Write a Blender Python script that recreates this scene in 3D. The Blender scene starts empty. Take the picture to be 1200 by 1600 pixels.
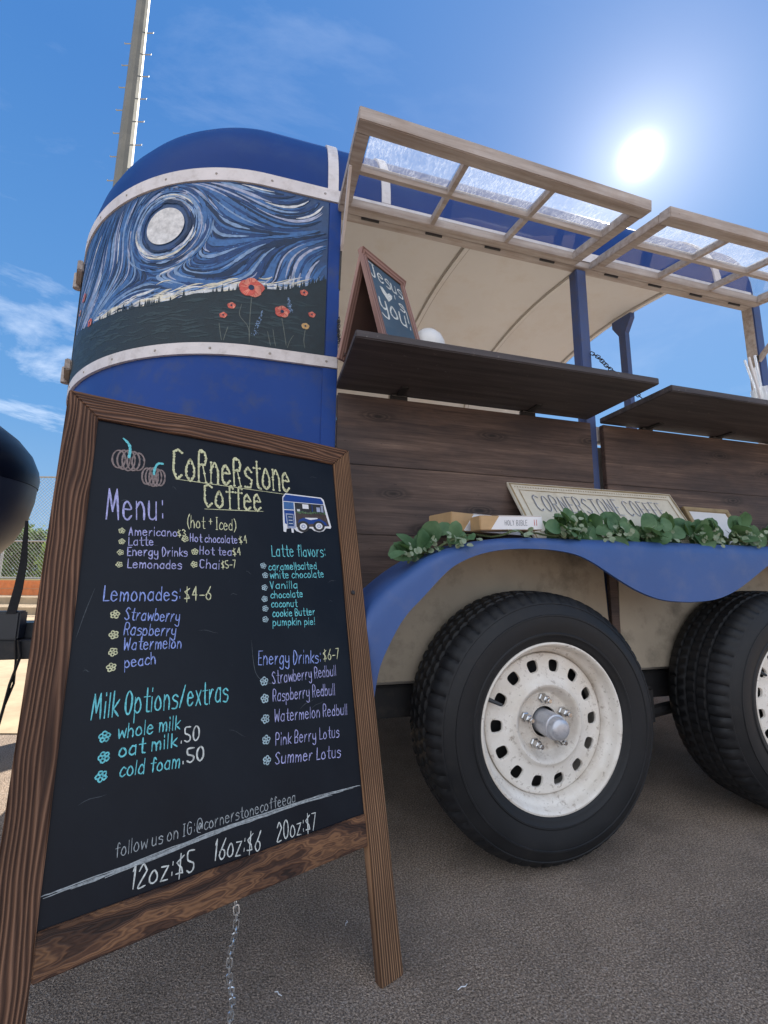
import bpy, bmesh, math, random
from math import sin, cos, pi, radians, sqrt, atan2
from mathutils import Vector, Matrix, noise

scene = bpy.context.scene
COL = scene.collection
random.seed(7)

# ------------------------------------------------------------------ camera
YAW, PITCH, ROLL, FPX = 0.26577, 0.15284, 0.0087, 670.78
CAM = Vector((-0.1766, -1.2267, 0.7051))
cam_data = bpy.data.cameras.new('camera')
cam = bpy.data.objects.new('camera', cam_data)
COL.objects.link(cam)
fw = Vector((sin(YAW)*cos(PITCH), cos(YAW)*cos(PITCH), sin(PITCH)))
rt = Vector((cos(YAW), -sin(YAW), 0)); up = rt.cross(fw)
r2 = rt*cos(ROLL) + up*sin(ROLL); u2 = -rt*sin(ROLL) + up*cos(ROLL)
cam.matrix_world = Matrix(((r2.x, u2.x, -fw.x, CAM.x), (r2.y, u2.y, -fw.y, CAM.y), (r2.z, u2.z, -fw.z, CAM.z), (0, 0, 0, 1)))
cam_data.sensor_fit = 'VERTICAL'; cam_data.sensor_height = 24.0
cam_data.lens = 24.0*FPX/1600.0
cam_data.clip_start = 0.02; cam_data.clip_end = 3000
scene.camera = cam

# ------------------------------------------------------------------ sky, sun, exposure
SUN_DIR = Vector((0.5564, 0.4737, 0.6827)).normalized()
SUN_EL = math.asin(SUN_DIR.z); SUN_AZ = atan2(SUN_DIR.x, SUN_DIR.y)
scene.view_settings.view_transform = 'Standard'
scene.view_settings.look = 'None'
scene.view_settings.exposure = 1.5
scene.view_settings.gamma = 1.0
world = bpy.data.worlds.new('World'); scene.world = world; world.use_nodes = True
W = world.node_tree
W.nodes.clear()
def wn(t, **k):
    n = W.nodes.new(t)
    for a, b in k.items(): setattr(n, a, b)
    return n
def wl(a, b): W.links.new(a, b)
out = wn('ShaderNodeOutputWorld'); bg = wn('ShaderNodeBackground'); wl(bg.outputs[0], out.inputs[0])
sky = wn('ShaderNodeTexSky', sky_type='NISHITA', sun_disc=False)
sky.sun_elevation = SUN_EL; sky.sun_rotation = SUN_AZ
sky.air_density = 1.0; sky.dust_density = 0.15; sky.ozone_density = 2.2; sky.altitude = 300
tc = wn('ShaderNodeTexCoord')
SKY_STRENGTH = 0.10
def wmath(op, a, b=None, c=None):
    n = wn('ShaderNodeMath', operation=op)
    for i, v in enumerate((a, b, c)):
        if v is None: continue
        if isinstance(v, (int, float)): n.inputs[i].default_value = v
        else: wl(v, n.inputs[i])
    return n.outputs[0]
gam = wn('ShaderNodeGamma'); gam.inputs[1].default_value = 0.55
hs = wn('ShaderNodeHueSaturation'); hs.inputs['Saturation'].default_value = 1.12; hs.inputs['Value'].default_value = 1.0
wl(sky.outputs[0], gam.inputs[0])
# deep clear-sky gradient by elevation, blended with the Nishita sky
sxyz = wn('ShaderNodeSeparateXYZ'); 
zr_ = wn('ShaderNodeValToRGB'); zr_.color_ramp.elements[0].position = 0.0; zr_.color_ramp.elements[0].color = (1.30, 2.05, 2.9, 1)
zr_.color_ramp.elements[1].position = .75; zr_.color_ramp.elements[1].color = (.37, .98, 2.40, 1)
e_ = zr_.color_ramp.elements.new(.30); e_.color = (.66, 1.48, 2.85, 1)
sm_ = wn('ShaderNodeMixRGB'); sm_.inputs[0].default_value = .80; wl(gam.outputs[0], sm_.inputs[1]); wl(zr_.outputs[0], sm_.inputs[2]); wl(sm_.outputs[0], hs.inputs['Color'])
# thin wisps of cirrus
mp = wn('ShaderNodeMapping'); mp.inputs['Rotation'].default_value = (0.2, 0.35, 0.6); mp.inputs['Scale'].default_value = (1.6, 5.0, 7.0)
mp.inputs['Location'].default_value = (0.3, 1.15, 0.0)
wl(tc.outputs['Generated'], mp.inputs[0])
nz = wn('ShaderNodeTexNoise'); nz.inputs['Scale'].default_value = 1.15; nz.inputs['Detail'].default_value = 9; nz.inputs['Roughness'].default_value = .62; nz.inputs['Distortion'].default_value = .35
wl(mp.outputs[0], nz.inputs['Vector'])
mr = wn('ShaderNodeMapRange'); mr.inputs[1].default_value = .53; mr.inputs[2].default_value = .76; mr.inputs[3].default_value = 0; mr.inputs[4].default_value = .95
wl(nz.outputs['Fac'], mr.inputs[0])
# aureole of the sun itself in the sky
dotn = wn('ShaderNodeVectorMath', operation='DOT_PRODUCT'); dotn.inputs[1].default_value = SUN_DIR
nrm = wn('ShaderNodeVectorMath', operation='NORMALIZE'); wl(tc.outputs['Generated'], nrm.inputs[0]); wl(nrm.outputs[0], dotn.inputs[0]); wl(nrm.outputs[0], sxyz.inputs[0]); wl(sxyz.outputs[2], zr_.inputs[0])
ang = wmath('ARCCOSINE', wmath('MINIMUM', dotn.outputs['Value'], 0.999999))
core = wmath('MULTIPLY', wmath('POWER', 2.718, wmath('MULTIPLY', wmath('POWER', wmath('DIVIDE', ang, 0.020), 2.0), -1.0)), 9.0)
halo = wmath('MULTIPLY', wmath('POWER', 2.718, wmath('MULTIPLY', wmath('DIVIDE', ang, 0.062), -1.0)), 2.9)
halo2 = wmath('MULTIPLY', wmath('POWER', 2.718, wmath('MULTIPLY', wmath('DIVIDE', ang, 0.24), -1.0)), 0.8)
glow = wmath('ADD', wmath('ADD', core, halo), halo2)
cl = wn('ShaderNodeMixRGB', blend_type='MIX'); cz_ = wn('ShaderNodeMapRange'); cz_.inputs[1].default_value = .34; cz_.inputs[2].default_value = .60; cz_.inputs[3].default_value = 1.0; cz_.inputs[4].default_value = .12; wl(sxyz.outputs[2], cz_.inputs[0])
cx_ = wn('ShaderNodeMapRange'); cx_.inputs[1].default_value = .05; cx_.inputs[2].default_value = .40; cx_.inputs[3].default_value = 1.0; cx_.inputs[4].default_value = .10; wl(sxyz.outputs[0], cx_.inputs[0])
wl(wmath('MULTIPLY', wmath('MULTIPLY', mr.outputs[0], cz_.outputs[0]), cx_.outputs[0]), cl.inputs[0]); wl(hs.outputs[0], cl.inputs[1]); cl.inputs[2].default_value = (4.6, 4.9, 5.4, 1)
ga = wn('ShaderNodeMixRGB', blend_type='ADD'); ga.inputs[0].default_value = 1.0
gc = wn('ShaderNodeMixRGB', blend_type='MULTIPLY'); gc.inputs[0].default_value = 1.0; gc.inputs[2].default_value = (1.0, .97, .92, 1); wl(glow, gc.inputs[1])
# invented bright cloud bank, unseen behind the camera, added to fill the shaded side
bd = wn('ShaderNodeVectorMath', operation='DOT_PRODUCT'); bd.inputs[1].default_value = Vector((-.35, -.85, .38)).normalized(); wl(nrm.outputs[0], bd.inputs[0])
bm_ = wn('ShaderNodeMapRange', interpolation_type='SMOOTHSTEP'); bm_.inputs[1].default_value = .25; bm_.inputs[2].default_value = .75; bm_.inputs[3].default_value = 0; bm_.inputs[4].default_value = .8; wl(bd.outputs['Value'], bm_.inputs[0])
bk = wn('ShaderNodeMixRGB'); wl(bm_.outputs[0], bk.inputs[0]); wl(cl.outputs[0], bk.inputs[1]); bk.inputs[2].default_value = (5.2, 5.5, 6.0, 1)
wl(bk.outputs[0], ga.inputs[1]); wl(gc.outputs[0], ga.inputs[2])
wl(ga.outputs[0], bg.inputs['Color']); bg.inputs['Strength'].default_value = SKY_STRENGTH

sun_data = bpy.data.lights.new('sun', 'SUN'); sun_data.energy = 4.0; sun_data.angle = radians(0.55); sun_data.color = (1.0, .94, .84)
sun = bpy.data.objects.new('sun', sun_data); COL.objects.link(sun)
sun.rotation_euler = SUN_DIR.to_track_quat('Z', 'Y').to_euler()

# ------------------------------------------------------------------ material helper
class Mat:
    def __init__(s, name):
        s.m = bpy.data.materials.new(name); s.m.use_nodes = True
        s.t = s.m.node_tree; s.t.nodes.clear()
        s.out = s.n('ShaderNodeOutputMaterial'); s.b = s.n('ShaderNodeBsdfPrincipled')
        s.l(s.b.outputs[0], s.out.inputs[0])
    def n(s, t, **k):
        q = s.t.nodes.new(t)
        for a, b in k.items():
            if a.startswith('i_'): q.inputs[a[2:].replace('_', ' ')].default_value = b
            else: setattr(q, a, b)
        return q
    def l(s, a, b): s.t.links.new(a, b)
    def val(s, sock, v):
        if isinstance(v, (int, float, tuple)): sock.default_value = v
        else: s.l(v, sock)
    def coord(s, kind='Object', scale=(1, 1, 1), loc=(0, 0, 0), rnd=False):
        c = s.n('ShaderNodeTexCoord'); m = s.n('ShaderNodeMapping'); m.inputs['Scale'].default_value = scale; m.inputs['Location'].default_value = loc
        o = c.outputs[kind]
        if rnd:
            oi = s.n('ShaderNodeObjectInfo'); a = s.n('ShaderNodeVectorMath', operation='MULTIPLY_ADD')
            cx = s.n('ShaderNodeCombineXYZ'); 
            for i in range(3): s.l(oi.outputs['Random'], cx.inputs[i])
            s.l(cx.outputs[0], a.inputs[0]); a.inputs[1].default_value = (7.3, 3.1, 5.7); s.l(o, a.inputs[2]); o = a.outputs[0]
        s.l(o, m.inputs[0]); return m.outputs[0]
    def noise(s, vec, scale, detail=4, rough=.55, dist=0):
        q = s.n('ShaderNodeTexNoise'); q.inputs['Scale'].default_value = scale; q.inputs['Detail'].default_value = detail; q.inputs['Roughness'].default_value = rough; q.inputs['Distortion'].default_value = dist
        s.l(vec, q.inputs['Vector']); return q.outputs['Fac']
    def ramp(s, fac, stops, interp='LINEAR'):
        r = s.n('ShaderNodeValToRGB'); cr = r.color_ramp; cr.interpolation = interp
        while len(cr.elements) < len(stops): cr.elements.new(.5)
        for e, (p, c) in zip(cr.elements, stops):
            e.position = p; e.color = (c, c, c, 1) if isinstance(c, (int, float)) else (*c, 1)
        s.l(fac, r.inputs[0]); return r.outputs[0]
    def mix(s, f, a, b, mode='MIX'):
        q = s.n('ShaderNodeMixRGB', blend_type=mode); s.val(q.inputs[0], f)
        for i, v in ((1, a), (2, b)):
            s.val(q.inputs[i], (*v, 1) if isinstance(v, tuple) and len(v) == 3 else v)
        return q.outputs[0]
    def math(s, op, a, b=None):
        q = s.n('ShaderNodeMath', operation=op); s.val(q.inputs[0], a)
        if b is not None: s.val(q.inputs[1], b)
        return q.outputs[0]
    def bump(s, h, strength=.3, dist=.002):
        q = s.n('ShaderNodeBump'); q.inputs['Strength'].default_value = strength; q.inputs['Distance'].default_value = dist
        s.l(h, q.inputs['Height']); s.l(q.outputs[0], s.b.inputs['Normal'])
    def set(s, **k):
        for a, v in k.items():
            a = a.replace('_', ' ')
            if a == 'Specular': a = 'Specular IOR Level'
            if isinstance(v, tuple) and len(v) == 3: v = (*v, 1)
            s.val(s.b.inputs[a], v)
        return s

def paint(name, col, rough=.4, spec=.5, var=.12, scale=6, dirt=None, dirt_amt=.4, dscale=14, bump=.05, metallic=0.0, coat=0.0):
    m = Mat(name); v = m.coord('Object')
    f = m.noise(v, scale, 5, .6)
    lo = tuple(c*(1-var) for c in col); hi = tuple(min(1, c*(1+var)) for c in col)
    c = m.ramp(f, [(.3, lo), (.7, hi)])
    if dirt:
        d = m.ramp(m.noise(v, dscale, 8, .68), [(.50, 0.0), (.72, dirt_amt)])
        c = m.mix(d, c, dirt)
    m.set(Base_Color=c, Roughness=m.ramp(f, [(.2, rough*.85), (.8, min(1, rough*1.2))]), Specular=spec, Metallic=metallic, Coat_Weight=coat)
    if bump: m.bump(m.noise(v, scale*6, 4), bump, .003)
    return m.m

def wood(name, dark, light, mid=None, freq=90, wob=4.0, bump=.6, rough=.7, wscale=(1.6, 9, 9), knots=False, contrast=(.25, .75), fine_amt=.28, detail=2, mottle=.55, wob2=0.0, contour=0):
    # object space: X along the board, Y across
    m = Mat(name)
    v = m.coord('Object', (1, 1, 1), rnd=True)
    sep = m.n('ShaderNodeSeparateXYZ'); m.l(v, sep.inputs[0])
    mp = m.n('ShaderNodeMapping'); mp.inputs['Scale'].default_value = wscale; m.l(v, mp.inputs[0])
    n1 = m.noise(mp.outputs[0], 1.0, detail, .5)
    fine = m.n('ShaderNodeMapping'); fine.inputs['Scale'].default_value = (8, 220, 220); m.l(v, fine.inputs[0])
    n2 = m.noise(fine.outputs[0], 1.0, 4, .6)
    m3 = m.n('ShaderNodeMapping'); m3.inputs['Scale'].default_value = (2.0, 34, 34); m.l(v, m3.inputs[0]); n3 = m.noise(m3.outputs[0], 1.0, 2, .5)
    ph = m.math('ADD', m.math('ADD', m.math('MULTIPLY', sep.outputs['Y'], freq*6.283), m.math('MULTIPLY', n1, wob*6.283)), m.math('MULTIPLY', n3, wob2*6.283))
    w = m.math('MULTIPLY_ADD', m.math('SINE', ph), .5); w.node.inputs[2].default_value = .5
    if contour:
        w3 = m.math('MULTIPLY_ADD', m.math('SINE', m.math('MULTIPLY', ph, contour)), .5); w3.node.inputs[2].default_value = .5
        w = m.math('ADD', m.math('MULTIPLY', w, .68), m.math('MULTIPLY', w3, .32))
    w2 = m.math('ADD', m.math('MULTIPLY', w, 1-fine_amt), m.math('MULTIPLY', n2, fine_amt))
    if contrast[0] < 0: contrast = (.12, .92)
    stops = [(contrast[0], dark), (contrast[1], light)]
    if mid: stops.insert(1, (sum(contrast)/2, mid))
    c = m.ramp(w2, stops)
    big = m.coord('Object', (3, 8, 8), rnd=True)
    bn = m.noise(big, 1.3, 4)
    c = m.mix(m.ramp(bn, [(.35, 0.0), (.75, mottle)]), c, tuple(x*.55 for x in dark))
    if knots:
        kv = m.coord('Object', (2.2, 6.5, .01), rnd=True); vo = m.n('ShaderNodeTexVoronoi'); vo.inputs['Scale'].default_value = 1.0; m.l(kv, vo.inputs['Vector'])
        c = m.mix(m.ramp(vo.outputs['Distance'], [(.03, .9), (.075, .0), (.09, .45), (.13, 0.0)]), c, (.012, .009, .008))
        sc = m.coord('Object', (5, 30, 30), rnd=True)
        c = m.mix(m.ramp(m.noise(sc, 1.0, 7, .7), [(.60, 0.0), (.78, .55)]), c, (.19, .125, .10))
    m.set(Base_Color=c, Roughness=rough, Specular=.3)
    m.bump(w2, bump, .004)
    return m.m

M = {}
def weathered():
    m = Mat('weathered_white_wood'); v = m.coord('Object', (4, 60, 60)); w = m.coord('Object')
    c = m.ramp(m.noise(v, 1.0, 5, .65), [(.25, (.25, .20, .17)), (.5, (.40, .35, .32)), (.75, (.54, .49, .46))])
    c = m.mix(m.ramp(m.noise(w, 11, 6, .65), [(.45, 0.0), (.8, .6)]), c, (.30, .22, .165))
    c = m.mix(m.ramp(m.noise(w, 120, 3, .6), [(.70, 0.0), (.76, .8)]), c, (.13, .09, .07))
    m.set(Base_Color=c, Roughness=.7, Specular=.3); m.bump(m.noise(v, 1.0, 5, .65), .35, .003); return m.m
M['blue'] = paint('blue_paint', (.017, .058, .255), rough=.42, spec=.15, var=.10, scale=3, dirt=(.075, .09, .14), dirt_amt=.5, dscale=11, bump=.03)
M['blue_roof'] = paint('blue_roof_paint', (.008, .038, .18), rough=.36, spec=.10, var=.10, scale=3, dirt=(.04, .08, .18), dirt_amt=.3, dscale=7, bump=.03)
M['blue_post'] = paint('blue_post_paint', (.045, .075, .20), rough=.5, var=.12, scale=8, dirt=(.09, .08, .09), dirt_amt=.5, dscale=30)
M['fender_blue'] = paint('fender_blue_paint', (.042, .095, .27), rough=.45, spec=.4, var=.08, scale=5, dirt=(.14, .16, .25), dirt_amt=.35, dscale=12, bump=.03)
M['trim'] = paint('white_trim_paint', (.66, .62, .62), rough=.55, var=.08, scale=12, dirt=(.36, .31, .28), dirt_amt=.55, dscale=26, bump=.06)
M['cream'] = paint('cream_lining', (.58, .56, .54), rough=.7, var=.06, scale=2.5, dirt=(.42, .34, .26), dirt_amt=.35, dscale=5, bump=.03)
M['pale_floor'] = paint('pale_floor', (.46, .43, .39), rough=.8, scale=4, dirt=(.3, .25, .2), dirt_amt=.4)
M['well'] = paint('wheel_well_panel', (.40, .34, .26), rough=.75, var=.12, scale=5, dirt=(.10, .09, .07), dirt_amt=.75, dscale=7, bump=.1)
M['rib'] = paint('rib_seam', (.33, .30, .27), rough=.7, scale=20)
M['frame_wood'] = weathered()
M['dark_metal'] = paint('black_iron', (.018, .018, .02), rough=.5, scale=30, dirt=(.06, .04, .03), dirt_amt=.4)
M['chassis'] = paint('chassis_black', (.02, .02, .022), rough=.65, scale=12, dirt=(.07, .055, .045), dirt_amt=.6, dscale=16, bump=.15)
M['steel'] = paint('galvanised_steel', (.36, .36, .35), rough=.42, metallic=.7, scale=14, dirt=(.2, .18, .16), dirt_amt=.4, dscale=24)
M['chrome'] = paint('chrome', (.62, .62, .62), rough=.18, metallic=1.0, scale=40, dirt=(.2, .15, .1), dirt_amt=.5, dscale=90)
M['bright_steel'] = paint('bright_chain_steel', (.75, .75, .74), rough=.25, metallic=.9, scale=40)
M['hub'] = paint('grey_hub_cap', (.55, .56, .60), rough=.30, metallic=.45, scale=30, dirt=(.08, .07, .07), dirt_amt=.5, dscale=60)
M['black'] = paint('black_gloss', (.006, .006, .007), rough=.38, spec=.3, scale=4)
M['black_soft'] = paint('charcoal_cover', (.030, .034, .040), rough=.45, spec=.5, scale=5, dirt=(.05, .055, .06), dirt_amt=.4, dscale=6)
M['strap'] = paint('black_webbing', (.012, .012, .014), rough=.85, scale=60)
def rim_material():
    m = Mat('white_rim_paint'); v = m.coord('Object')
    f = m.noise(v, 9, 6, .65); g = m.noise(v, 70, 6, .7)
    c = m.ramp(f, [(.35, (.70, .64, .56)), (.62, (.84, .80, .74))])
    c = m.mix(m.ramp(g, [(.56, 0.0), (.70, .8)]), c, (.22, .16, .11))
    sp = m.n('ShaderNodeSeparateXYZ'); m.l(v, sp.inputs[0])
    rr = m.math('SQRT', m.math('ADD', m.math('POWER', sp.outputs['X'], 2.0), m.math('POWER', sp.outputs['Z'], 2.0)))
    grime = m.ramp(rr, [(.04, .55), (.085, .42), (.108, .08), (.165, .10), (.176, .50), (.19, .1)])
    gn = m.math('MULTIPLY', grime, m.ramp(m.noise(v, 22, 6, .7), [(.3, .1), (.7, 1.0)]))
    c = m.mix(gn, c, (.26, .18, .11))
    m.set(Base_Color=c, Roughness=.45, Specular=.45); m.bump(g, .06, .002); return m.m
M['rim'] = rim_material()
def tyre_material():
    m = Mat('tyre_rubber'); v = m.coord('Object')
    f = m.noise(v, 7, 6, .65); g = m.noise(v, 140, 4, .6)
    c = m.ramp(f, [(.35, (.006, .007, .009)), (.7, (.014, .014, .016))])
    c = m.mix(m.ramp(m.noise(v, 30, 8, .7), [(.55, 0.0), (.8, .45)]), c, (.036, .032, .028))
    m.set(Base_Color=c, Roughness=m.ramp(f, [(.3, .5), (.7, .72)]), Specular=.4); m.bump(g, .12, .001); return m.m
M['tyre'] = tyre_material()
M['sign_wood'] = wood('charred_ridged_wood', (.046, .022, .014), (.31, .165, .098), (.15, .073, .043), freq=150, wob=7.5, bump=.9, wscale=(3.0, 5, 5), contrast=(.15, .9), wob2=4.0, fine_amt=.42)
M['rail_wood'] = wood('burnt_flame_wood', (.024, .012, .009), (.30, .145, .068), (.10, .045, .026), freq=14, wob=5.5, bump=.25, rough=.5, wscale=(4.5, 16, 16), contrast=(.18, .88), detail=4, mottle=.6, contour=7, wob2=.6)
M['leg_wood'] = wood('brown_ridged_wood', (.08, .040, .022), (.38, .21, .112), (.20, .105, .056), freq=205, wob2=2.2, wob=3.0, bump=.8, wscale=(1.5, 9, 9), contrast=(.15, .9))
def clad_material():
    m = Mat('dark_stained_plank'); v = m.coord('Object', (1, 1, 1), rnd=True)
    def sc(a): q = m.n('ShaderNodeMapping'); q.inputs['Scale'].default_value = a; m.l(v, q.inputs[0]); return q.outputs[0]
    n1 = m.noise(sc((1.2, 34, 34)), 1.0, 6, .68, .6); n2 = m.noise(sc((9, 190, 190)), 1.0, 4, .7); n3 = m.noise(sc((2.2, 5, 5)), 1.0, 4, .6)
    w = m.math('ADD', m.math('MULTIPLY', n1, .62), m.math('MULTIPLY', n2, .38))
    c = m.ramp(w, [(.30, (.028, .018, .015)), (.46, (.086, .056, .045)), (.58, (.140, .094, .075)), (.72, (.26, .18, .14))])
    c = m.mix(m.ramp(n3, [(.38, .7), (.58, 0.0)]), c, (.036, .028, .030))
    c = m.mix(m.ramp(m.noise(sc((4, 13, 13)), 1.0, 5, .65), [(.58, 0.0), (.80, .6)]), c, (.17, .095, .062))
    vo = m.n('ShaderNodeTexVoronoi', voronoi_dimensions='2D'); vo.inputs['Scale'].default_value = 1.0; m.l(sc((2.6, 7.5, .01)), vo.inputs['Vector'])
    wob = m.math('ADD', vo.outputs['Distance'], m.math('MULTIPLY', m.noise(sc((14, 30, 30)), 1.0, 3), .10))
    c = m.mix(m.ramp(wob, [(.07, .95), (.105, .15), (.125, .75), (.145, .1), (.165, .45), (.22, 0.0)]), c, (.016, .012, .011))
    c = m.mix(m.ramp(m.noise(sc((30, 75, 75)), 1.0, 3, .6), [(.70, 0.0), (.74, .85)]), c, (.010, .008, .008))
    m.set(Base_Color=c, Roughness=.58, Specular=.32); m.bump(w, .35, .004); return m.m
M['clad'] = clad_material()
def shelf_material():
    m = Mat('dark_shelf_wood'); v = m.coord('Object', (3, 45, 45), rnd=True)
    c = m.ramp(m.noise(v, 1.0, 5, .6), [(.3, (.032, .028, .031)), (.7, (.085, .072, .073))])
    v2 = m.coord('Object', (1, 1, 1))
    c = m.mix(m.ramp(m.noise(v2, 60, 8, .7), [(.62, 0.0), (.7, .7)]), c, (.20, .18, .17))
    m.set(Base_Color=c, Roughness=.6, Specular=.35); m.bump(m.noise(v, 1.0, 4), .25, .003); return m.m
M['shelf'] = shelf_material()
def board_material():
    m = Mat('chalkboard'); v = m.coord('Object')
    sm = m.noise(m.coord('Object', (3, 9, 3)), 1.2, 6, .65)
    c = m.ramp(sm, [(.42, (.0022, .0042, .0095)), (.8, (.009, .013, .020))])
    speck = m.ramp(m.noise(v, 210, 3, .6), [(.73, 0.0), (.78, .4)])
    c = m.mix(speck, c, (.09, .10, .12))
    m.set(Base_Color=c, Roughness=m.ramp(sm, [(.3, .33), (.7, .48)]), Specular=.22); return m.m
M['board'] = board_material()
def chalk(name, col):
    m = Mat(name); v = m.coord('Object')
    f = m.noise(v, 190, 5, .75)
    m.set(Base_Color=m.ramp(f, [(.25, tuple(c*.35 for c in col)), (.62, col)]), Roughness=.8, Specular=.2); return m.m
INK = {'Y': chalk('pale_yellow_marker', (.74, .74, .46)), 'L': chalk('lilac_marker', (.50, .50, .84)), 'B': chalk('periwinkle_marker', (.34, .44, .88)),
       'C': chalk('turquoise_marker', (.20, .70, .76)), 'W': chalk('chalk_white_marker', (.74, .76, .72)), 'G': chalk('grey_chalk', (.44, .47, .48)),
       'S': chalk('faint_chalk', (.10, .115, .13)), 'K': chalk('pale_blue_marker', (.45, .60, .66)), 'T': chalk('taupe_marker', (.30, .24, .23))}
M['paper'] = paint('white_paper', (.74, .74, .76), rough=.6, scale=10, var=.04)
M['plaque'] = paint('cream_plaque', (.72, .67, .56), rough=.5, scale=14, var=.06, dirt=(.40, .33, .22), dirt_amt=.4, dscale=30)
M['gold'] = paint('antique_gold', (.42, .31, .17), rough=.5, metallic=.35, scale=40, dirt=(.2, .13, .07), dirt_amt=.5)
M['kraft'] = paint('kraft_gold_edge', (.46, .30, .15), rough=.6, scale=30)
M['grey_ink'] = paint('grey_ink', (.20, .21, .24), rough=.7, bump=0)
M['red_ink'] = paint('red_ink', (.5, .05, .05), rough=.7, bump=0)
M['mini_wood'] = wood('small_sign_wood', (.20, .105, .085), (.36, .22, .185), freq=120, wob=2, bump=.2)
M['mini_back'] = paint('small_sign_backing', (.085, .045, .035), rough=.8, scale=20)
M['white_plastic'] = paint('white_plastic', (.75, .75, .74), rough=.35, scale=10, var=.03)
M['red_band'] = paint('red_band', (.36, .06, .05), rough=.5, scale=20)
M['teal_band'] = paint('teal_band', (.10, .25, .28), rough=.5, scale=20)
def straw_material():
    m = Mat('clear_straw'); m.set(Base_Color=(.9, .92, .94), Roughness=.2, Transmission_Weight=.45, IOR=1.3, Alpha=.85); return m.m
M['straw'] = straw_material()
def glass_material(name, dust, spray):
    m = Mat(name); v = m.coord('Object')
    tr = m.n('ShaderNodeBsdfTransparent'); tr.inputs[0].default_value = (.93, .95, .97, 1)
    gl = m.n('ShaderNodeBsdfGlossy'); gl.inputs['Roughness'].default_value = .03
    lw = m.n('ShaderNodeLayerWeight'); lw.inputs[0].default_value = .5
    fr = m.math('MULTIPLY_ADD', m.math('POWER', lw.outputs['Facing'], 4.0), .55); fr.node.inputs[2].default_value = .045
    tl = m.n('ShaderNodeBsdfTranslucent'); tl.inputs[0].default_value = (.85, .86, .88, 1)
    df = m.n('ShaderNodeBsdfDiffuse'); df.inputs[0].default_value = (.75, .74, .74, 1)
    a = m.n('ShaderNodeMixShader'); m.l(fr, a.inputs[0]); m.l(tr.outputs[0], a.inputs[1]); m.l(gl.outputs[0], a.inputs[2])
    d = m.n('ShaderNodeMixShader'); d.inputs[0].default_value = .35; m.l(tl.outputs[0], d.inputs[1]); m.l(df.outputs[0], d.inputs[2])
    vs = m.coord('Object', (120, 34, 60), rnd=True)
    n1 = m.ramp(m.noise(vs, 1.6, 6, .75, .8), [(.46, 0.0), (.70, 1.0)])
    n2 = m.noise(m.coord('Object', (5, 9, 5), rnd=True), 1.0, 5, .6)
    f = m.math('ADD', m.math('MULTIPLY', m.math('MULTIPLY', n1, n2), spray), m.math('MULTIPLY', n2, dust))
    x = m.n('ShaderNodeMixShader'); m.l(f, x.inputs[0]); m.l(a.outputs[0], x.inputs[1]); m.l(d.outputs[0], x.inputs[2])
    m.l(x.outputs[0], m.out.inputs[0]); return m.m
M['glass_wet'] = glass_material('streaked_glass', .34, .62)
M['glass_clear'] = glass_material('dusty_glass', .022, .02)
def leaf_material(name, a, b, tl=.25, sc=18):
    m = Mat(name); v = m.coord('Object'); f = m.noise(v, sc, 3, .6)
    c = m.ramp(f, [(.3, a), (.7, b)]); m.set(Base_Color=c, Roughness=.55, Specular=.35)
    t = m.n('ShaderNodeBsdfTranslucent'); m.l(m.mix(.5, c, (.25, .42, .06)), t.inputs[0])
    x = m.n('ShaderNodeMixShader'); x.inputs[0].default_value = tl; m.l(m.b.outputs[0], x.inputs[1]); m.l(t.outputs[0], x.inputs[2]); m.l(x.outputs[0], m.out.inputs[0]); return m.m
M['leaf_big'] = leaf_material('eucalyptus_leaf', (.045, .115, .050), (.15, .26, .135))
M['leaf_small'] = leaf_material('pale_eucalyptus_leaf', (.22, .30, .19), (.42, .48, .36), .3, 30)
M['stem'] = paint('green_stem', (.12, .16, .07), rough=.7, scale=20)
def ground_material():
    m = Mat('asphalt'); v = m.coord('Object')
    big = m.noise(v, .9, 5, .6); mid = m.noise(v, 18, 6, .7); fine = m.noise(v, 250, 6, .8)
    vo = m.n('ShaderNodeTexVoronoi'); vo.inputs['Scale'].default_value = 330; m.l(v, vo.inputs['Vector'])
    sepc = m.n('ShaderNodeSeparateColor'); m.l(vo.outputs['Color'], sepc.inputs[0])
    c = m.ramp(fine, [(.36, (.085, .064, .049)), (.50, (.315, .240, .183)), (.64, (.85, .67, .52))])
    c = m.mix(m.ramp(sepc.outputs[0], [(.80, 0.0), (.97, .55)]), c, (.54, .46, .40))
    c = m.mix(m.ramp(big, [(.3, .0), (.7, .45)]), c, m.mix(1.0, c, (.62, .60, .60), 'MULTIPLY'))
    c = m.mix(m.ramp(mid, [(.60, 0.0), (.8, .35)]), c, (.17, .14, .115))
    c = m.mix(m.ramp(m.noise(v, 5, 7, .7), [(.36, .34), (.56, 0.0)]), c, (.085, .073, .065)); c = m.mix(m.ramp(m.noise(v, 31, 3, .5), [(.74, 0.0), (.80, .55)]), c, (.50, .43, .36))
    m.set(Base_Color=c, Roughness=.9, Specular=.25)
    h = m.math('ADD', fine, m.math('MULTIPLY', vo.outputs['Distance'], .9)); m.bump(h, .8, .005); return m.m
M['ground'] = ground_material()
M['tan'] = paint('tan_concrete_sunlit_asphalt', (.40, .30, .19), rough=.9, scale=3, var=.2, dirt=(.22, .16, .10), dirt_amt=.5, dscale=5)  # terrace concrete; also the sunlit tone painted over the asphalt at left
M['orange'] = paint('orange_brick', (.62, .19, .06), rough=.85, scale=8, var=.2, dirt=(.5, .3, .2), dirt_amt=.4, dscale=20)
M['fence'] = paint('fence_wire', (.32, .32, .32), rough=.5, metallic=.5, scale=5)
M['bark'] = paint('bark', (.08, .06, .045), rough=.9, scale=8, bump=.3)
M['tree_dark'] = leaf_material('dark_tree_leaf', (.04, .08, .022), (.10, .165, .045), .25, 2)
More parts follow.
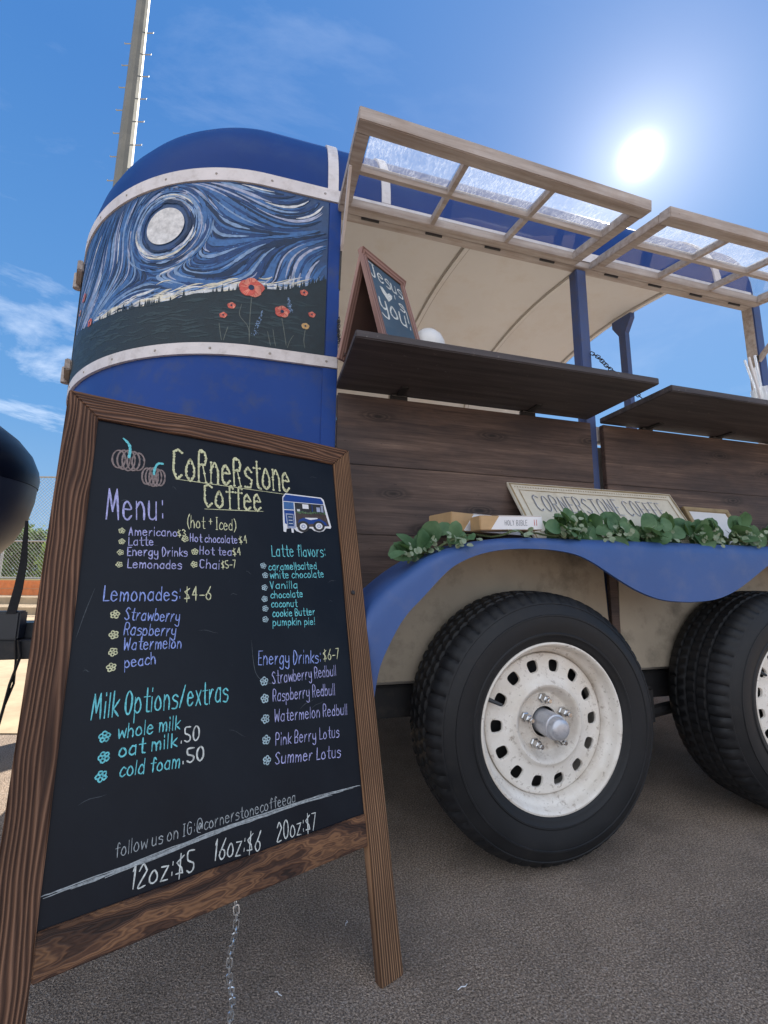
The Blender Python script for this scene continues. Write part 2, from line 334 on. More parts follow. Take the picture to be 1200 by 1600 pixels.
M['tree_mid'] = leaf_material('mid_tree_leaf', (.06, .115, .03), (.15, .23, .06), .3, 2)
M['tree_light'] = leaf_material('light_tree_leaf', (.20, .29, .05), (.40, .50, .11), .35, 2)
M['pole'] = paint('pale_galvanised_pole', (.155, .15, .125), rough=.5, metallic=.25, scale=3, var=.15, dirt=(.24, .22, .18), dirt_amt=.4, dscale=5)
for nm, c in dict(p_dark=(.010, .028, .075), p_navy=(.018, .055, .17), p_mid=(.05, .14, .34), p_light=(.20, .31, .50), p_white=(.62, .64, .66), p_cream=(.66, .62, .50), p_hill=(.014, .026, .034), p_hill2=(.026, .046, .055), p_red=(.55, .10, .075), p_red2=(.70, .24, .17), p_yel=(.60, .38, .16), p_stem=(.10, .12, .11), p_moon=(.64, .63, .62), p_violet=(.34, .38, .52)).items():
    M[nm] = paint(nm+'_brush_paint', c, rough=.5, spec=.35, var=.28, scale=55, bump=.3)
M['mural_base'] = paint('mural_ground', (.022, .062, .165), rough=.5, var=.4, scale=14, bump=.2)

# ------------------------------------------------------------------ mesh helpers
def link(name, bm, mats, parent=None, smooth=False, mw=None, recalc=True):
    if recalc: bmesh.ops.recalc_face_normals(bm, faces=bm.faces)
    me = bpy.data.meshes.new(name); bm.to_mesh(me); bm.free()
    for m in (mats if isinstance(mats, (list, tuple)) else [mats]): me.materials.append(m)
    if smooth:
        for p in me.polygons: p.use_smooth = True
        try: me.set_sharp_from_angle(angle=radians(38))
        except Exception: pass
    o = bpy.data.objects.new(name, me); COL.objects.link(o)
    if mw is not None: o.matrix_basis = mw
    if parent is not None: o.parent = parent
    return o
def thing(name, label, cat, loc=(0, 0, 0), group=None):
    o = bpy.data.objects.new(name, None); COL.objects.link(o); o.location = loc; o.empty_display_size = .1
    o['label'] = label; o['category'] = cat
    if group: o['group'] = group
    return o
def tag(o, label, cat, group=None):
    o['label'] = label; o['category'] = cat
    if group: o['group'] = group
    return o
def struct(o): o['kind'] = 'structure'; return o
def box(bm, lo, hi, mi=0, bev=0.0):
    vs = [bm.verts.new((x, y, z)) for x in (lo[0], hi[0]) for y in (lo[1], hi[1]) for z in (lo[2], hi[2])]
    fs = []
    for q in ((0, 1, 3, 2), (4, 6, 7, 5), (0, 4, 5, 1), (2, 3, 7, 6), (0, 2, 6, 4), (1, 5, 7, 3)):
        f = bm.faces.new([vs[i] for i in q]); f.material_index = mi; fs.append(f)
    if bev:
        es = set(e for f in fs for e in f.edges)
        bmesh.ops.bevel(bm, geom=list(es), offset=bev, segments=2, affect='EDGES', clamp_overlap=True, material=mi)
def BM(): return bmesh.new()
def tube(bm, pts, r, n=8, mi=0, cap=True, closed=False):
    pts = [Vector(p) for p in pts]; rs = r if isinstance(r, (list, tuple)) else [r]*len(pts)
    rings = []; prev = None
    for i, p in enumerate(pts):
        if closed: t = pts[(i+1) % len(pts)]-pts[i-1]
        else: t = pts[min(i+1, len(pts)-1)]-pts[max(i-1, 0)]
        t.normalize()
        if prev is None:
            a = Vector((0, 0, 1)) if abs(t.z) < .9 else Vector((1, 0, 0)); u = t.cross(a).normalized()
        else: u = (prev-t*prev.dot(t)).normalized()
        prev = u; w = t.cross(u)
        rings.append([bm.verts.new(p+u*rs[i]*cos(2*pi*k/n)+w*rs[i]*sin(2*pi*k/n)) for k in range(n)])
    m = len(rings)
    for i in range(m if closed else m-1):
        A, B = rings[i], rings[(i+1) % m]
        for k in range(n):
            f = bm.faces.new((A[k], A[(k+1) % n], B[(k+1) % n], B[k])); f.material_index = mi
    if cap and not closed:
        for q in (rings[0][::-1], rings[-1]): bm.faces.new(q).material_index = mi
def lathe(bm, prof, n=48, axis='Y', c=(0, 0, 0), mi=0, close=False):
    rings = []
    for (r, h) in prof:
        ring = []
        for k in range(n):
            a = 2*pi*k/n
            if axis == 'Y': p = (c[0]+r*cos(a), c[1]+h, c[2]+r*sin(a))
            else: p = (c[0]+r*cos(a), c[1]+r*sin(a), c[2]+h)
            ring.append(bm.verts.new(p))
        rings.append(ring)
    pr = list(zip(rings[:-1], rings[1:]))
    if close: pr.append((rings[-1], rings[0]))
    for A, B in pr:
        for k in range(n):
            bm.faces.new((A[k], A[(k+1) % n], B[(k+1) % n], B[k])).material_index = mi
    return rings
def capring(bm, ring, mi=0): bm.faces.new(ring).material_index = mi
def chain(bm, pts, L=.022, w=.006, r=.0016):
    # links alternate along the polyline
    pts = [Vector(p) for p in pts]; d = [0]
    for a, b in zip(pts[:-1], pts[1:]): d.append(d[-1]+(b-a).length)
    step = L*.74; n = int(d[-1]/step)
    for i in range(n):
        s = (i+.5)*step; k = 0
        while k < len(d)-2 and d[k+1] < s: k += 1
        f = (s-d[k])/max(1e-6, d[k+1]-d[k]); p = pts[k].lerp(pts[k+1], f); t = (pts[k+1]-pts[k]).normalized()
        a = Vector((1, 0, 0)) if abs(t.x) < .8 else Vector((0, 1, 0)); u = t.cross(a).normalized(); v = t.cross(u)
        if i % 2: u, v = v, u
        u = (u+v*random.uniform(-.4, .4)).normalized()
        loop = []
        for q in range(12):
            an = 2*pi*q/12; loop.append(p+t*(cos(an)*w*.5+(L/2-w*.5)*(1 if cos(an) > 0 else -1))+u*sin(an)*w)
        tube(bm, loop, r, 5, closed=True)

def mat_axes(o, x, y, z):
    return Matrix(((x[0], y[0], z[0], o[0]), (x[1], y[1], z[1], o[1]), (x[2], y[2], z[2], o[2]), (0, 0, 0, 1)))
def plank(name, o, x, y, L, wd, th, mat, parent, bev=.002, ends=(0, 0), seg=1):
    """board: local X along, Y across, Z thickness; ends = mitre shifts at the y=wd edge"""
    x = Vector(x).normalized(); y = Vector(y); y = (y-x*y.dot(x)).normalized(); z = x.cross(y)
    bm = BM(); vs = []
    for zz in (0, th):
        vs.append([bm.verts.new(q) for q in ((0, 0, zz), (L, 0, zz), (L-ends[1], wd, zz), (ends[0], wd, zz))])
    bm.faces.new(vs[0][::-1]); bm.faces.new(vs[1])
    for i in range(4): bm.faces.new((vs[0][i], vs[0][(i+1) % 4], vs[1][(i+1) % 4], vs[1][i]))
    if bev: bmesh.ops.bevel(bm, geom=list(bm.edges), offset=bev, segments=2, affect='EDGES', clamp_overlap=True)
    return link(name, bm, mat, parent, mw=mat_axes(o, x, y, z))

# ------------------------------------------------------------------ handwriting
# strokes on a grid: x digit, y digit 0=descender 3=baseline 8=x-height b=cap
GLYPH = {
'a': (5, '47 28 06 04 23 44;48 43'), 'b': (5, '0b 03;06 28 46 44 23 04'), 'c': (4, '47 28 06 04 23 44'), 'd': (5, '4b 43;46 28 06 04 23 44'),
'e': (5, '06 46 28 07 04 23 44'), 'f': (4, '4a 3b 2a 23;08 48'), 'g': (5, '47 28 06 04 23 45;48 41 20 01'), 'h': (5, '0b 03;06 28 46 43'),
'i': (1, '08 03;0a 0b'), 'j': (3, '28 21 00;2a 2b'), 'k': (4, '0b 03;48 05;15 43'), 'l': (1, '0b 03'), 'm': (7, '08 03;06 18 36 33;36 58 66 63'),
'n': (5, '08 03;06 28 46 43'), 'o': (5, '28 06 04 23 44 46 28'), 'p': (5, '08 00;06 28 46 44 23 04'), 'r': (4, '08 03;05 28 38'),
's': (4, '47 28 07 16 45 33 03'), 't': (4, '2b 24 33 43;08 48'), 'u': (5, '08 04 23 44;48 43'), 'v': (4, '08 23 48'), 'w': (6, '08 13 37 53 68'),
'x': (4, '08 43;48 03'), 'y': (5, '08 05 24 45;48 41 20 01'), 'z': (4, '08 48 03 43'),
'A': (5, '03 2b 43;16 36'), 'B': (5, '03 0b 3b 49 27 07;27 46 44 33 03'), 'C': (5, '4a 2b 0a 08 05 23 44'), 'D': (5, '03 0b 2b 48 46 23 03'),
'E': (4, '4b 0b 03 43;07 37'), 'F': (4, '4b 0b 03;07 37'), 'H': (5, '0b 03;4b 43;07 47'), 'I': (3, '0b 2b;1b 13;03 23'), 'L': (4, '0b 03 43'),
'M': (7, '03 1b 35 5b 63'), 'N': (5, '03 0b 43 4b'), 'O': (5, '2b 09 05 23 45 49 2b'), 'P': (5, '03 0b 3b 49 37 07'), 'R': (5, '03 0b 3b 49 37 07;27 43'),
'S': (5, '4a 2b 09 18 36 44 23 04'), 'T': (5, '0b 4b;2b 23'), 'V': (5, '0b 23 4b'), 'W': (7, '0b 13 38 53 6b'), 'Y': (5, '0b 27 4b;27 23'), 'G': (5, '4a 2b 09 05 23 44 47 27'), 'J': (5, '0b 4b;3b 34 13 04'), 'U': (5, '0b 05 23 45 4b'),
'0': (5, '2b 09 05 23 45 49 2b'), '1': (2, '09 1b 13'), '2': (5, '09 2b 49 48 03 43'), '4': (5, '3b 06 46;3b 33'), '5': (5, '4b 0b 08 27 46 44 23 04'), '3': (5, '0a 2b 49 27 45 23 04'),
'6': (5, '4b 28 05 23 44 46 27 06'), '7': (5, '0b 4b 13'), '8': (5, '27 0a 2b 4a 27 05 23 45 27'), '$': (5, '4a 29 08 17 36 44 24 04;2b 22'), '.': (1, '03 04'), ':': (2, '14 15;18 19'),
'-': (4, '06 46'), '/': (5, '03 4b'), '(': (2, '2c 09 05 22'), ')': (2, '0c 29 25 02'), '+': (4, '26 2a;08 48'), '|': (1, '02 0b'), '!': (1, '0b 06;03 04'), '@': (7, '57 38 26 34 57 56 64 68 4b 1a 06 13 42'), "'": (1, '0b 09')}
def catmull(P, sub=4):
    if len(P) < 3: return P
    closed = (P[0]-P[-1]).length < 1e-6; out = []
    n = len(P)
    for i in range(n-1):
        p0 = P[i-1] if i > 0 else (P[-2] if closed else P[0]); p1, p2 = P[i], P[i+1]
        p3 = P[i+2] if i+2 < n else (P[1] if closed else P[-1])
        for k in range(sub):
            t = k/sub
            out.append(.5*((2*p1)+(p2-p0)*t+(2*p0-5*p1+4*p2-p3)*t*t+(3*p1-p0-3*p2+p3)*t**3))
    out.append(P[-1]); return out
SHARP = set('AEFHIKLMNTVWYkvwxz147/+-|$')
def ribbon(bm, P, wdt, place, z=0.0, mi=0, taper=False):
    """flat pen stroke; P 2-D points, place(a,b,z) -> 3-D"""
    n = len(P)
    if n < 2: return
    L = []; R = []
    e0 = (P[1]-P[0]).normalized()*wdt*.45; e1 = (P[-1]-P[-2]).normalized()*wdt*.45
    Q = [P[0]-e0]+P[1:-1]+[P[-1]+e1]
    for i in range(n):
        t = Q[min(i+1, n-1)]-Q[max(i-1, 0)]
        if t.length < 1e-9: t = Vector((1, 0))
        t.normalize(); k = wdt*.5*random.uniform(.74, 1.2)
        if i in (0, n-1): k *= .6
        if taper: k *= .25+.75*sin(pi*(i+.3)/(n-.4))
        q = Vector((-t.y, t.x))*k
        L.append(bm.verts.new(place(Q[i].x+q.x, Q[i].y+q.y, z))); R.append(bm.verts.new(place(Q[i].x-q.x, Q[i].y-q.y, z)))
    for i in range(n-1):
        bm.faces.new((R[i], R[i+1], L[i+1], L[i])).material_index = mi
def dot(bm, c, r, place, z=0, mi=0, n=10):
    bm.faces.new([bm.verts.new(place(c[0]+r*cos(2*pi*k/n), c[1]+r*sin(2*pi*k/n), z)) for k in range(n)]).material_index = mi
def write(bm, text, a0, b0, a1, b1, h, wt, place, z=.0008, mi=0, style='', jitter=.25):
    adv = 0; items = []
    for ch in text:
        if ch == ' ': adv += 3.2; continue
        w, g = GLYPH[ch]; items.append((adv, ch, w, g)); adv += w+1.7
    tot = max(adv-1.7, 1); ln = sqrt((a1-a0)**2+(b1-b0)**2); sx = ln/tot; sy = h/8.0
    dx, dy = (a1-a0)/ln, (b1-b0)/ln
    wd = max(.0017, min(h*.125, sx*1.05))*wt
    zi = 0
    if style == 'bead': wd *= 1.25
    for x0, ch, w, g in items:
        jy = random.uniform(-jitter, jitter)*.5; js = random.uniform(.94, 1.06)
        for st in g.split(';'):
            P = []
            for c in st.split():
                gx = int(c[0]); gy = int(c[1], 13)-3
                gy = gy*1.18 if (style == 'bead' and 0 < gy <= 5) else (5.9+(gy-5)*.7 if (style == 'bead' and gy > 5) else gy)
                gx += random.uniform(-jitter, jitter)*.55; gy += random.uniform(-jitter, jitter)*.55
                u = (x0+gx)*sx; v = (gy*js+jy)*sy
                P.append(Vector((a0+dx*u-dy*v, b0+dy*u+dx*v)))
            if ch in '0OoBDP8' and st.split()[0] == st.split()[-1]: P[-1] = P[0].copy()
            raw = P
            if ch in SHARP:
                for a, b in zip(P[:-1], P[1:]):
                    zi += 1; ribbon(bm, [a, a.lerp(b, .3), a.lerp(b, .7), b], wd, place, z+(zi % 5)*.00006, mi)
            else:
                zi += 1; ribbon(bm, catmull(P), wd, place, z+(zi % 5)*.00006, mi)
            if style == 'bead':
                for a, b in zip(raw[:-1], raw[1:]):
                    for t in (0, .5): q = a.lerp(b, t); dot(bm, q, wd*.72, place, z+.0005+(zi % 3)*.00005, mi)
                dot(bm, raw[-1], wd*.72, place, z+.0006, mi)
def blossom(bm, a, b, r, place, z, mi):
    ph = random.uniform(0, 1)
    for k in range(5):
        t = ph+2*pi*k/5; c = Vector((a+cos(t)*r*.55, b+sin(t)*r*.55)); P = [c+Vector((cos(q)*random.uniform(.8, 1.15), sin(q)*random.uniform(.8, 1.15)))*r*.34 for q in [2*pi*j/8 for j in range(9)]]
        ribbon(bm, P, r*.27, place, z+k*.00006, mi)

# ------------------------------------------------------------------ ground and background
bm = BM()
s = 900
vs = [bm.verts.new(q) for q in ((-s, -s, 0), (s, -s, 0), (s, s, 0), (-s, s, 0))]; bm.faces.new(vs)
struct(link('ground', bm, M['ground']))
# the ball field lies square to the view; local frame: x to the right, y away from the camera
FR = Matrix.Translation((CAM.x, CAM.y, 0)) @ Matrix.Rotation(-YAW, 4, 'Z')
bm = BM(); box(bm, (-60, 7.9, -.05), (60, 8.8, .13)); box(bm, (-60, 8.803, -.05), (60, 9.75, .26))
struct(link('concrete_terrace', bm, M['tan'], mw=FR))
bm = BM(); box(bm, (-60, 2.05, -.02), (-1.55, 7.897, .006)); struct(link('sunlit_tan_ground', bm, M['tan'], mw=FR))  # tan sheet over the asphalt, its colour standing in for sunlight there
bm = BM(); box(bm, (-60, 10.05, -.05), (60, 160, .60)); struct(link('ball_field', bm, paint('field_clay', (.25, .22, .10), rough=.95, scale=1), mw=FR))
bm = BM()
box(bm, (-60, 9.75, .1), (60, 10.04, .58)); box(bm, (-60, 9.745, .40), (60, 9.749, .407), 1)
w = link('brick_wall', bm, [M['orange'], M['tan']], mw=FR)
tag(w, 'low orange brick retaining wall below the chain-link fence', 'wall')
# chain-link fence
fn = thing('chain_link_fence', 'tall grey chain-link fence standing behind the orange wall', 'fence'); fn.matrix_basis = FR
X0, X1, Z0, Z1, FY = -14.0, 12.0, .63, 3.06, 10.2
bm = BM(); sp = .085; zh = Z1-Z0
k = X0-zh
while k < X1:
    for sg in (1, -1):
        a = max(k, X0); b = min(k+zh, X1)
        if b > a+.01:
            za = (a-k) if sg == 1 else zh-(a-k); zb = (b-k) if sg == 1 else zh-(b-k)
            tube(bm, [(a, FY+.004*sg, Z0+za), (b, FY+.004*sg, Z0+zb)], .0040, 3, cap=False)
    k += sp
link('wire_mesh', bm, M['fence'], fn)
for z in (Z0, 1.50, Z1):
    bm = BM(); tube(bm, [(X0, FY-.02, z), (X1, FY-.02, z)], .021, 8); link('rail', bm, M['steel'], fn, True)
px = X0
while px <= X1-2.4:
    bm = BM(); tube(bm, [(px+2.35, FY+.03, .5), (px+2.35, FY+.03, 3.12)], .032, 8); link('post', bm, M['steel'], fn, True); px += 2.6
# trees behind the fence
def tree_mesh(seed, h, r, mat, n=4200):
    rnd = random.Random(seed); bm = BM()
    cl_ = []
    for i in range(40):
        a = rnd.uniform(0, 2*pi); t = rnd.random(); z = h*(.06+.88*t); rr = r*(1-.75*abs(t-.35)**1.2)*sqrt(rnd.random())
        cl_.append(Vector((rr*cos(a), rr*sin(a), z)))
    for i in range(n):
        c = rnd.choice(cl_); d = Vector((rnd.gauss(0, 1), rnd.gauss(0, 1), rnd.gauss(0, .8)))*r*.20
        p = c+d; u = Vector((rnd.gauss(0, 1), rnd.gauss(0, 1), rnd.gauss(0, 1))).normalized(); v = u.orthogonal().normalized(); q = rnd.uniform(.07, .16)
        bm.faces.new([bm.verts.new(p+u*q*x+v*q*y) for x, y in ((-1, 0), (0, -.6), (1, 0), (0, .6))])
    tr = BM(); tube(tr, [(0, 0, 0), (.05, .02, h*.35), (-.03, .05, h*.8)], [h*.03, h*.022, h*.006], 7)
    for i in range(5):
        c = cl_[i*4]; tube(tr, [(0.03, .02, h*.3+i*.1), tuple(c)], [h*.011, h*.004], 5)
    return bm, tr
protos = []
for sd, h, r, mt in ((1, 3.4, 1.5, 'tree_dark'), (2, 3.1, 1.4, 'tree_mid'), (3, 2.5, .95, 'tree_light')):
    a, b = tree_mesh(sd, h, r, M[mt]); protos.append((a, b, mt))
pm = []
for a, b, mt in protos:
    ma = bpy.data.meshes.new('crown'); bmesh.ops.recalc_face_normals(a, faces=a.faces); a.to_mesh(ma); a.free(); ma.materials.append(M[mt])
    mb = bpy.data.meshes.new('trunk'); b.to_mesh(mb); b.free(); mb.materials.append(M['bark']); pm.append((ma, mb))
TL = ['dark green bushy tree in the row behind the chain-link fence', 'mid green rounded tree in the row behind the chain-link fence', 'small yellow-green sapling in front of the darker trees behind the fence']
spots = [(-24.5, 28, 0, 1.0), (-21.6, 26.5, 1, .95), (-19, 28, 0, 1.05), (-16.2, 26, 1, 1.0), (-13.4, 28.5, 0, 1.0), (-10, 27, 1, 1.05), (-12.9, 19.5, 2, 1.0), (-15.2, 21.5, 2, .85), (-6.5, 29, 0, .95), (-2.5, 27, 1, .9), (-27, 27, 1, 1.1), (-18.0, 24.0, 2, .9)]
for i, (x, y, kd, sc) in enumerate(spots):
    t = thing('tree', TL[kd], 'tree', group=['dark trees behind the fence', 'mid green trees behind the fence', 'light saplings behind the fence'][kd])
    t.matrix_basis = FR @ Matrix.Translation((x, y, .58)) @ Matrix.Rotation(i*1.3, 4, 'Z') @ Matrix.Scale(sc, 4)
    for nm, me in (('crown', pm[kd][0]), ('trunk', pm[kd][1])):
        o = bpy.data.objects.new(nm, me); COL.objects.link(o); o.parent = t
# light pole with climbing pegs
pl = thing('light_pole', 'tall tapered grey light pole with climbing pegs behind the trailer nose', 'light pole', (-2.81, 6.0, 0))
bm = BM()
rings = []
for z, r in ((0, .16), (5, .135), (9, .115), (16, .08)):
    rings.append([bm.verts.new((r*cos(2*pi*k/12+.2), r*sin(2*pi*k/12+.2), z)) for k in range(12)])
for A, B in zip(rings[:-1], rings[1:]):
    for k in range(12): bm.faces.new((A[k], A[(k+1) % 12], B[(k+1) % 12], B[k]))
bm.faces.new(rings[-1]); link('pole_shaft', bm, M['pole'], pl)
for i in range(34):
    z = 2.6+i*.233; sd = 1 if i % 2 else -1; d = Vector((cos(YAW), -sin(YAW), 0))*sd; r = .145-.004*z
    bm = BM(); a = d*(r-.01); b = d*(r+.14); tube(bm, [a+Vector((0, 0, z)), b+Vector((0, 0, z)), b+Vector((0, 0, z+.018))], .009, 6); link('climbing_peg', bm, M['steel'], pl)

# ------------------------------------------------------------------ TRAILER
XC, NA, NB, NN, XR = -.23, .735, .84, 1.9, 1.82
YF = 2*NB
def build_plan():
    P = []
    n = 70
    for i in range(25): P.append((XR+(XC-XR)*i/25, 0.0))
    for i in range(n+1):
        t = pi/2*i/n; P.append((XC-NA*sin(t)**(2/NN), NB-NB*cos(t)**(2/NN)))
    for i in range(n-1, -1, -1):
        t = pi/2*i/n; P.append((XC-NA*sin(t)**(2/NN), NB+NB*cos(t)**(2/NN)))
    for i in range(24, -1, -1): P.append((XR+(XC-XR)*i/25, YF))
    return [Vector(p) for p in P]
PLAN = build_plan()
def normals2(P):
    N = []
    for i in range(len(P)):
        t = P[min(i+1, len(P)-1)]-P[max(i-1, 0)]; t.normalize(); N.append(Vector((t.y, -t.x)) if True else None)
    return N
PN = normals2(PLAN)
# outward check: first point is on the near side, outward is -Y
if PN[3].y > 0: PN = [-q for q in PN]
CUM = [0]
for a, b in zip(PLAN[:-1], PLAN[1:]): CUM.append(CUM[-1]+(b-a).length)
S_ORG = XR      # arc length at X = 0 on the near side
def plan_at(s, off=0.0):
    """s from X=0 on the near side toward the nose"""
    q = s+S_ORG; lo, hi = 0, len(CUM)-1
    while hi-lo > 1:
        m = (lo+hi)//2
        if CUM[m] <= q: lo = m
        else: hi = m
    f = (q-CUM[lo])/max(1e-9, CUM[hi]-CUM[lo]); p = PLAN[lo].lerp(PLAN[hi], f); n = PN[lo].lerp(PN[hi], f).normalized()
    return p+n*off
def on_shell(s, z, off): p = plan_at(s, off); return Vector((p.x, p.y, z))
def screws(bm, zs, s0, s1, step, off):
    s_ = s0
    while s_ < s1:
        for z in zs:
            c = on_shell(s_, z, off); n_ = (on_shell(s_, z, off+.01)-c).normalized(); t_ = Vector((0, 0, 1)).cross(n_).normalized()
            a = [bm.verts.new(c+t_*.0042*cos(2*pi*k/8)+Vector((0, 0, .0042*sin(2*pi*k/8)))) for k in range(8)]; b = [bm.verts.new(v.co*1+(c-v.co)*.35+n_*.0016) for v in a]
            bm.faces.new(b).material_index = 1
            for k in range(8): bm.faces.new((a[k], a[(k+1) % 8], b[(k+1) % 8], b[k])).material_index = 1
        s_ += step
S_END = 1.145                 # edge of the mural door
S_FAR = CUM[-1]-2*S_ORG       # X = 0 on the far side
tr = thing('food_trailer', 'blue converted horse trailer with painted mural, dark wood sides and open window awnings', 'trailer', (.5, .84, 0))
T0 = Matrix.Translation((-.5, -.84, 0))
def tp(name, bm, mats, smooth=False, parent=None, label=None):
    o = link(name, bm, mats, parent if parent is not None else tr, smooth)
    if parent is None: o.matrix_basis = T0
    if label: o['label'] = label
    return o
def shell(bm, s0, s1, z0, z1, off, n=60, thick=None, mi=0):
    """wall strip following the plan; thick -> closed solid inwards"""
    rows = []
    for i in range(n+1):
        s = s0+(s1-s0)*i/n
        r = [on_shell(s, z0, off), on_shell(s, z1, off)]
        if thick: r += [on_shell(s, z1, off-thick), on_shell(s, z0, off-thick)]
        rows.append([bm.verts.new(q) for q in r])
    m = len(rows[0])
    for A, B in zip(rows[:-1], rows[1:]):
        for k in range(m if thick else m-1):
            bm.faces.new((A[k], B[k], B[(k+1) % m], A[(k+1) % m])).material_index = mi
    if thick:
        bm.faces.new(rows[0]).material_index = mi; bm.faces.new(rows[-1][::-1]).material_index = mi
bm = BM(); shell(bm, .0, S_FAR, .40, 1.947, 0, 110); tp('nose_panel', bm, M['blue'], True)
bm = BM(); shell(bm, .004, S_FAR-.004, .42, 1.95, -.028, 110); tp('nose_lining', bm, M['cream'], True)
bm = BM(); box(bm, (-.0005, .0012, .40), (.006, .032, 1.90)); tp('door_jamb', bm, M['cream'])
bm = BM(); box(bm, (-.040, -.006, .40), (.004, .0005, 1.332), bev=.0012); box(bm, (-.034, -.006, 1.371), (.004, .0005, 1.902), bev=.0012); tp('corner_post', bm, M['blue'])
bm = BM(); shell(bm, .036, S_END, 1.3705, 1.9025, .004, 60, .0035); mural = tp('mural_panel', bm, M['mural_base'], True)
bm = BM(); shell(bm, -.003, S_FAR*.5+.35, 1.334, 1.369, .009, 80, .0085); screws(bm, (1.3515,), .03, 1.4, .165, .0091); tp('lower_trim_band', bm, [M['trim'], M['rib']], True)
bm = BM(); shell(bm, -.03, S_FAR*.5+.35, 1.904, 1.947, .009, 80, .0085); screws(bm, (1.9255,), .05, 1.4, .165, .0091); tp('upper_trim_band', bm, [M['trim'], M['rib']], True)
bm = BM(); shell(bm, -1.80, -.0305, 1.906, 1.945, .006, 4, .0085); tp('side_trim_band', bm, M['trim'])
bm = BM(); shell(bm, S_END+.001, S_END+.010, 1.3705, 1.9025, .010, 1, .0095); tp('door_edge', bm, M['dark_metal'])
# mural hinges
for z in (1.45, 1.84):
    bm = BM()
    for ds, w_ in ((-.045, .085),):
        pass
    a = on_shell(S_END-.02, z, .012); t_ = (on_shell(S_END+.03, z, .012)-on_shell(S_END-.07, z, .012)).normalized(); n_ = Vector((0, 0, 1)).cross(t_)
    box(bm, (-.065, -.014, -.021), (.05, .006, .021), bev=.004); tube(bm, [(.055, -.008, -.030), (.055, -.008, .030)], .015, 10)
    o = link('door_hinge', bm, M['frame_wood'], tr); o.matrix_basis = T0 @ mat_axes(a, t_, n_ if n_.dot(on_shell(S_END, z, 1)-a) < 0 else -n_, Vector((0, 0, 1)))
# roof
def roof_pt(i, th, ro=.36, h=.40, z0=1.947, off=0.0):
    p = PLAN[i]+PN[i]*(off-ro*(1-cos(th))); return Vector((p.x, p.y, z0+h*sin(th)))
def loft(bm, i0, i1, ro, h, z0, off, crown, steps=10, nc=8):
    n = len(PLAN); ring = {}
    half = n//2
    for i in range(i0, half):
        j = n-1-i
        row = [bm.verts.new(roof_pt(i, pi/2*k/steps, ro, h, z0, off)) for k in range(steps+1)]
        a = roof_pt(i, pi/2, ro, h, z0, off); b = roof_pt(j, pi/2, ro, h, z0, off)
        for k in range(1, nc):
            f = k/nc; q = a.lerp(b, f); q.z += crown*sin(pi*f)*min(1, (b-a).length/.9); row.append(bm.verts.new(q))
        row += [bm.verts.new(roof_pt(j, pi/2*k/steps, ro, h, z0, off)) for k in range(steps, -1, -1)]
        ring[i] = row
    for i in range(i0, half-1):
        A, B = ring[i], ring[i+1]
        for k in range(len(A)-1):
            try: bm.faces.new((A[k], A[k+1], B[k+1], B[k]))
            except ValueError: pass
    A = ring[half-1]
    m = len(A)
    for k in range(m//2-1):
        bm.faces.new((A[k], A[k+1], A[m-2-k], A[m-1-k]))
    return ring
bm = BM(); RR = loft(bm, 0, 0, .36, .40, 1.947, 0, .04); outer_arc = [v.co.copy() for v in RR[0]]; tp('roof', bm, M['blue_roof'], True)
bm = BM(); RC = loft(bm, 0, 0, .33, .31, 1.905, -.03, .05); inner_arc = [v.co.copy() for v in RC[0]]; tp('ceiling', bm, M['cream'], True)
bm = BM()
for A, B in zip(zip(outer_arc[:-1], inner_arc[:-1]), zip(outer_arc[1:], inner_arc[1:])):
    bm.faces.new([bm.verts.new(q+Vector((.002, 0, 0))) for q in (A[0], B[0], B[1], A[1])])
bmesh.ops.remove_doubles(bm, verts=bm.verts, dist=.0005)
tp('roof_end_cap', bm, M['cream'])
def arc_at(x, ro, h, z0, off, crown, steps=14, nc=12):
    pts = []
    for k in range(steps+1):
        th = pi/2*k/steps; pts.append(Vector((x, -off+ro*(1-cos(th)), z0+h*sin(th))))
    a = pts[-1]; b = Vector((x, YF-a.y, a.z))
    for k in range(1, nc):
        q = a.lerp(b, k/nc); q.z += crown*sin(pi*k/nc); pts.append(q)
    for k in range(steps, -1, -1):
        th = pi/2*k/steps; pts.append(Vector((x, YF+off-ro*(1-cos(th)), z0+h*sin(th))))
    return pts
def arc_strip(bm, x0, x1, arc, lift0, lift1, mi=0):
    # raised strip along an arch, solid
    rows = []
    n = len(arc)
    for i, p in enumerate(arc):
        t = arc[min(i+1, n-1)]-arc[max(i-1, 0)]; t.normalize(); nn = Vector((0, -t.z, t.y))
        rows.append([bm.verts.new(Vector((x, p.y, p.z))+nn*l) for x, l in ((x0, lift0), (x1, lift0), (x1, lift1), (x0, lift1))])
    for A, B in zip(rows[:-1], rows[1:]):
        for k in range(4): bm.faces.new((A[k], A[(k+1) % 4], B[(k+1) % 4], B[k])).material_index = mi
    bm.faces.new(rows[0]).material_index = mi; bm.faces.new(rows[-1][::-1]).material_index = mi
for x in (.06, .645, 1.245, 1.795):
    bm = BM(); arc = arc_at(x, .33, .31, 1.905, -.03, .05)
    arc_strip(bm, x-.011, x+.011, arc, -.012, .004); arc_strip(bm, x-.019, x-.0115, arc, -.005, .004, 1); arc_strip(bm, x+.0115, x+.019, arc, -.005, .004, 1)
    tp('ceiling_rib', bm, [M['cream'], M['rib']])
for x, w_ in ((-.024, .034), (.155, .030), (1.62, .034)):
    bm = BM(); arc = arc_at(x, .36, .40, 1.947, 0, .04); arc_strip(bm, x-w_/2, x+w_/2, arc, -.002, .006); tp('roof_strap', bm, M['trim'])
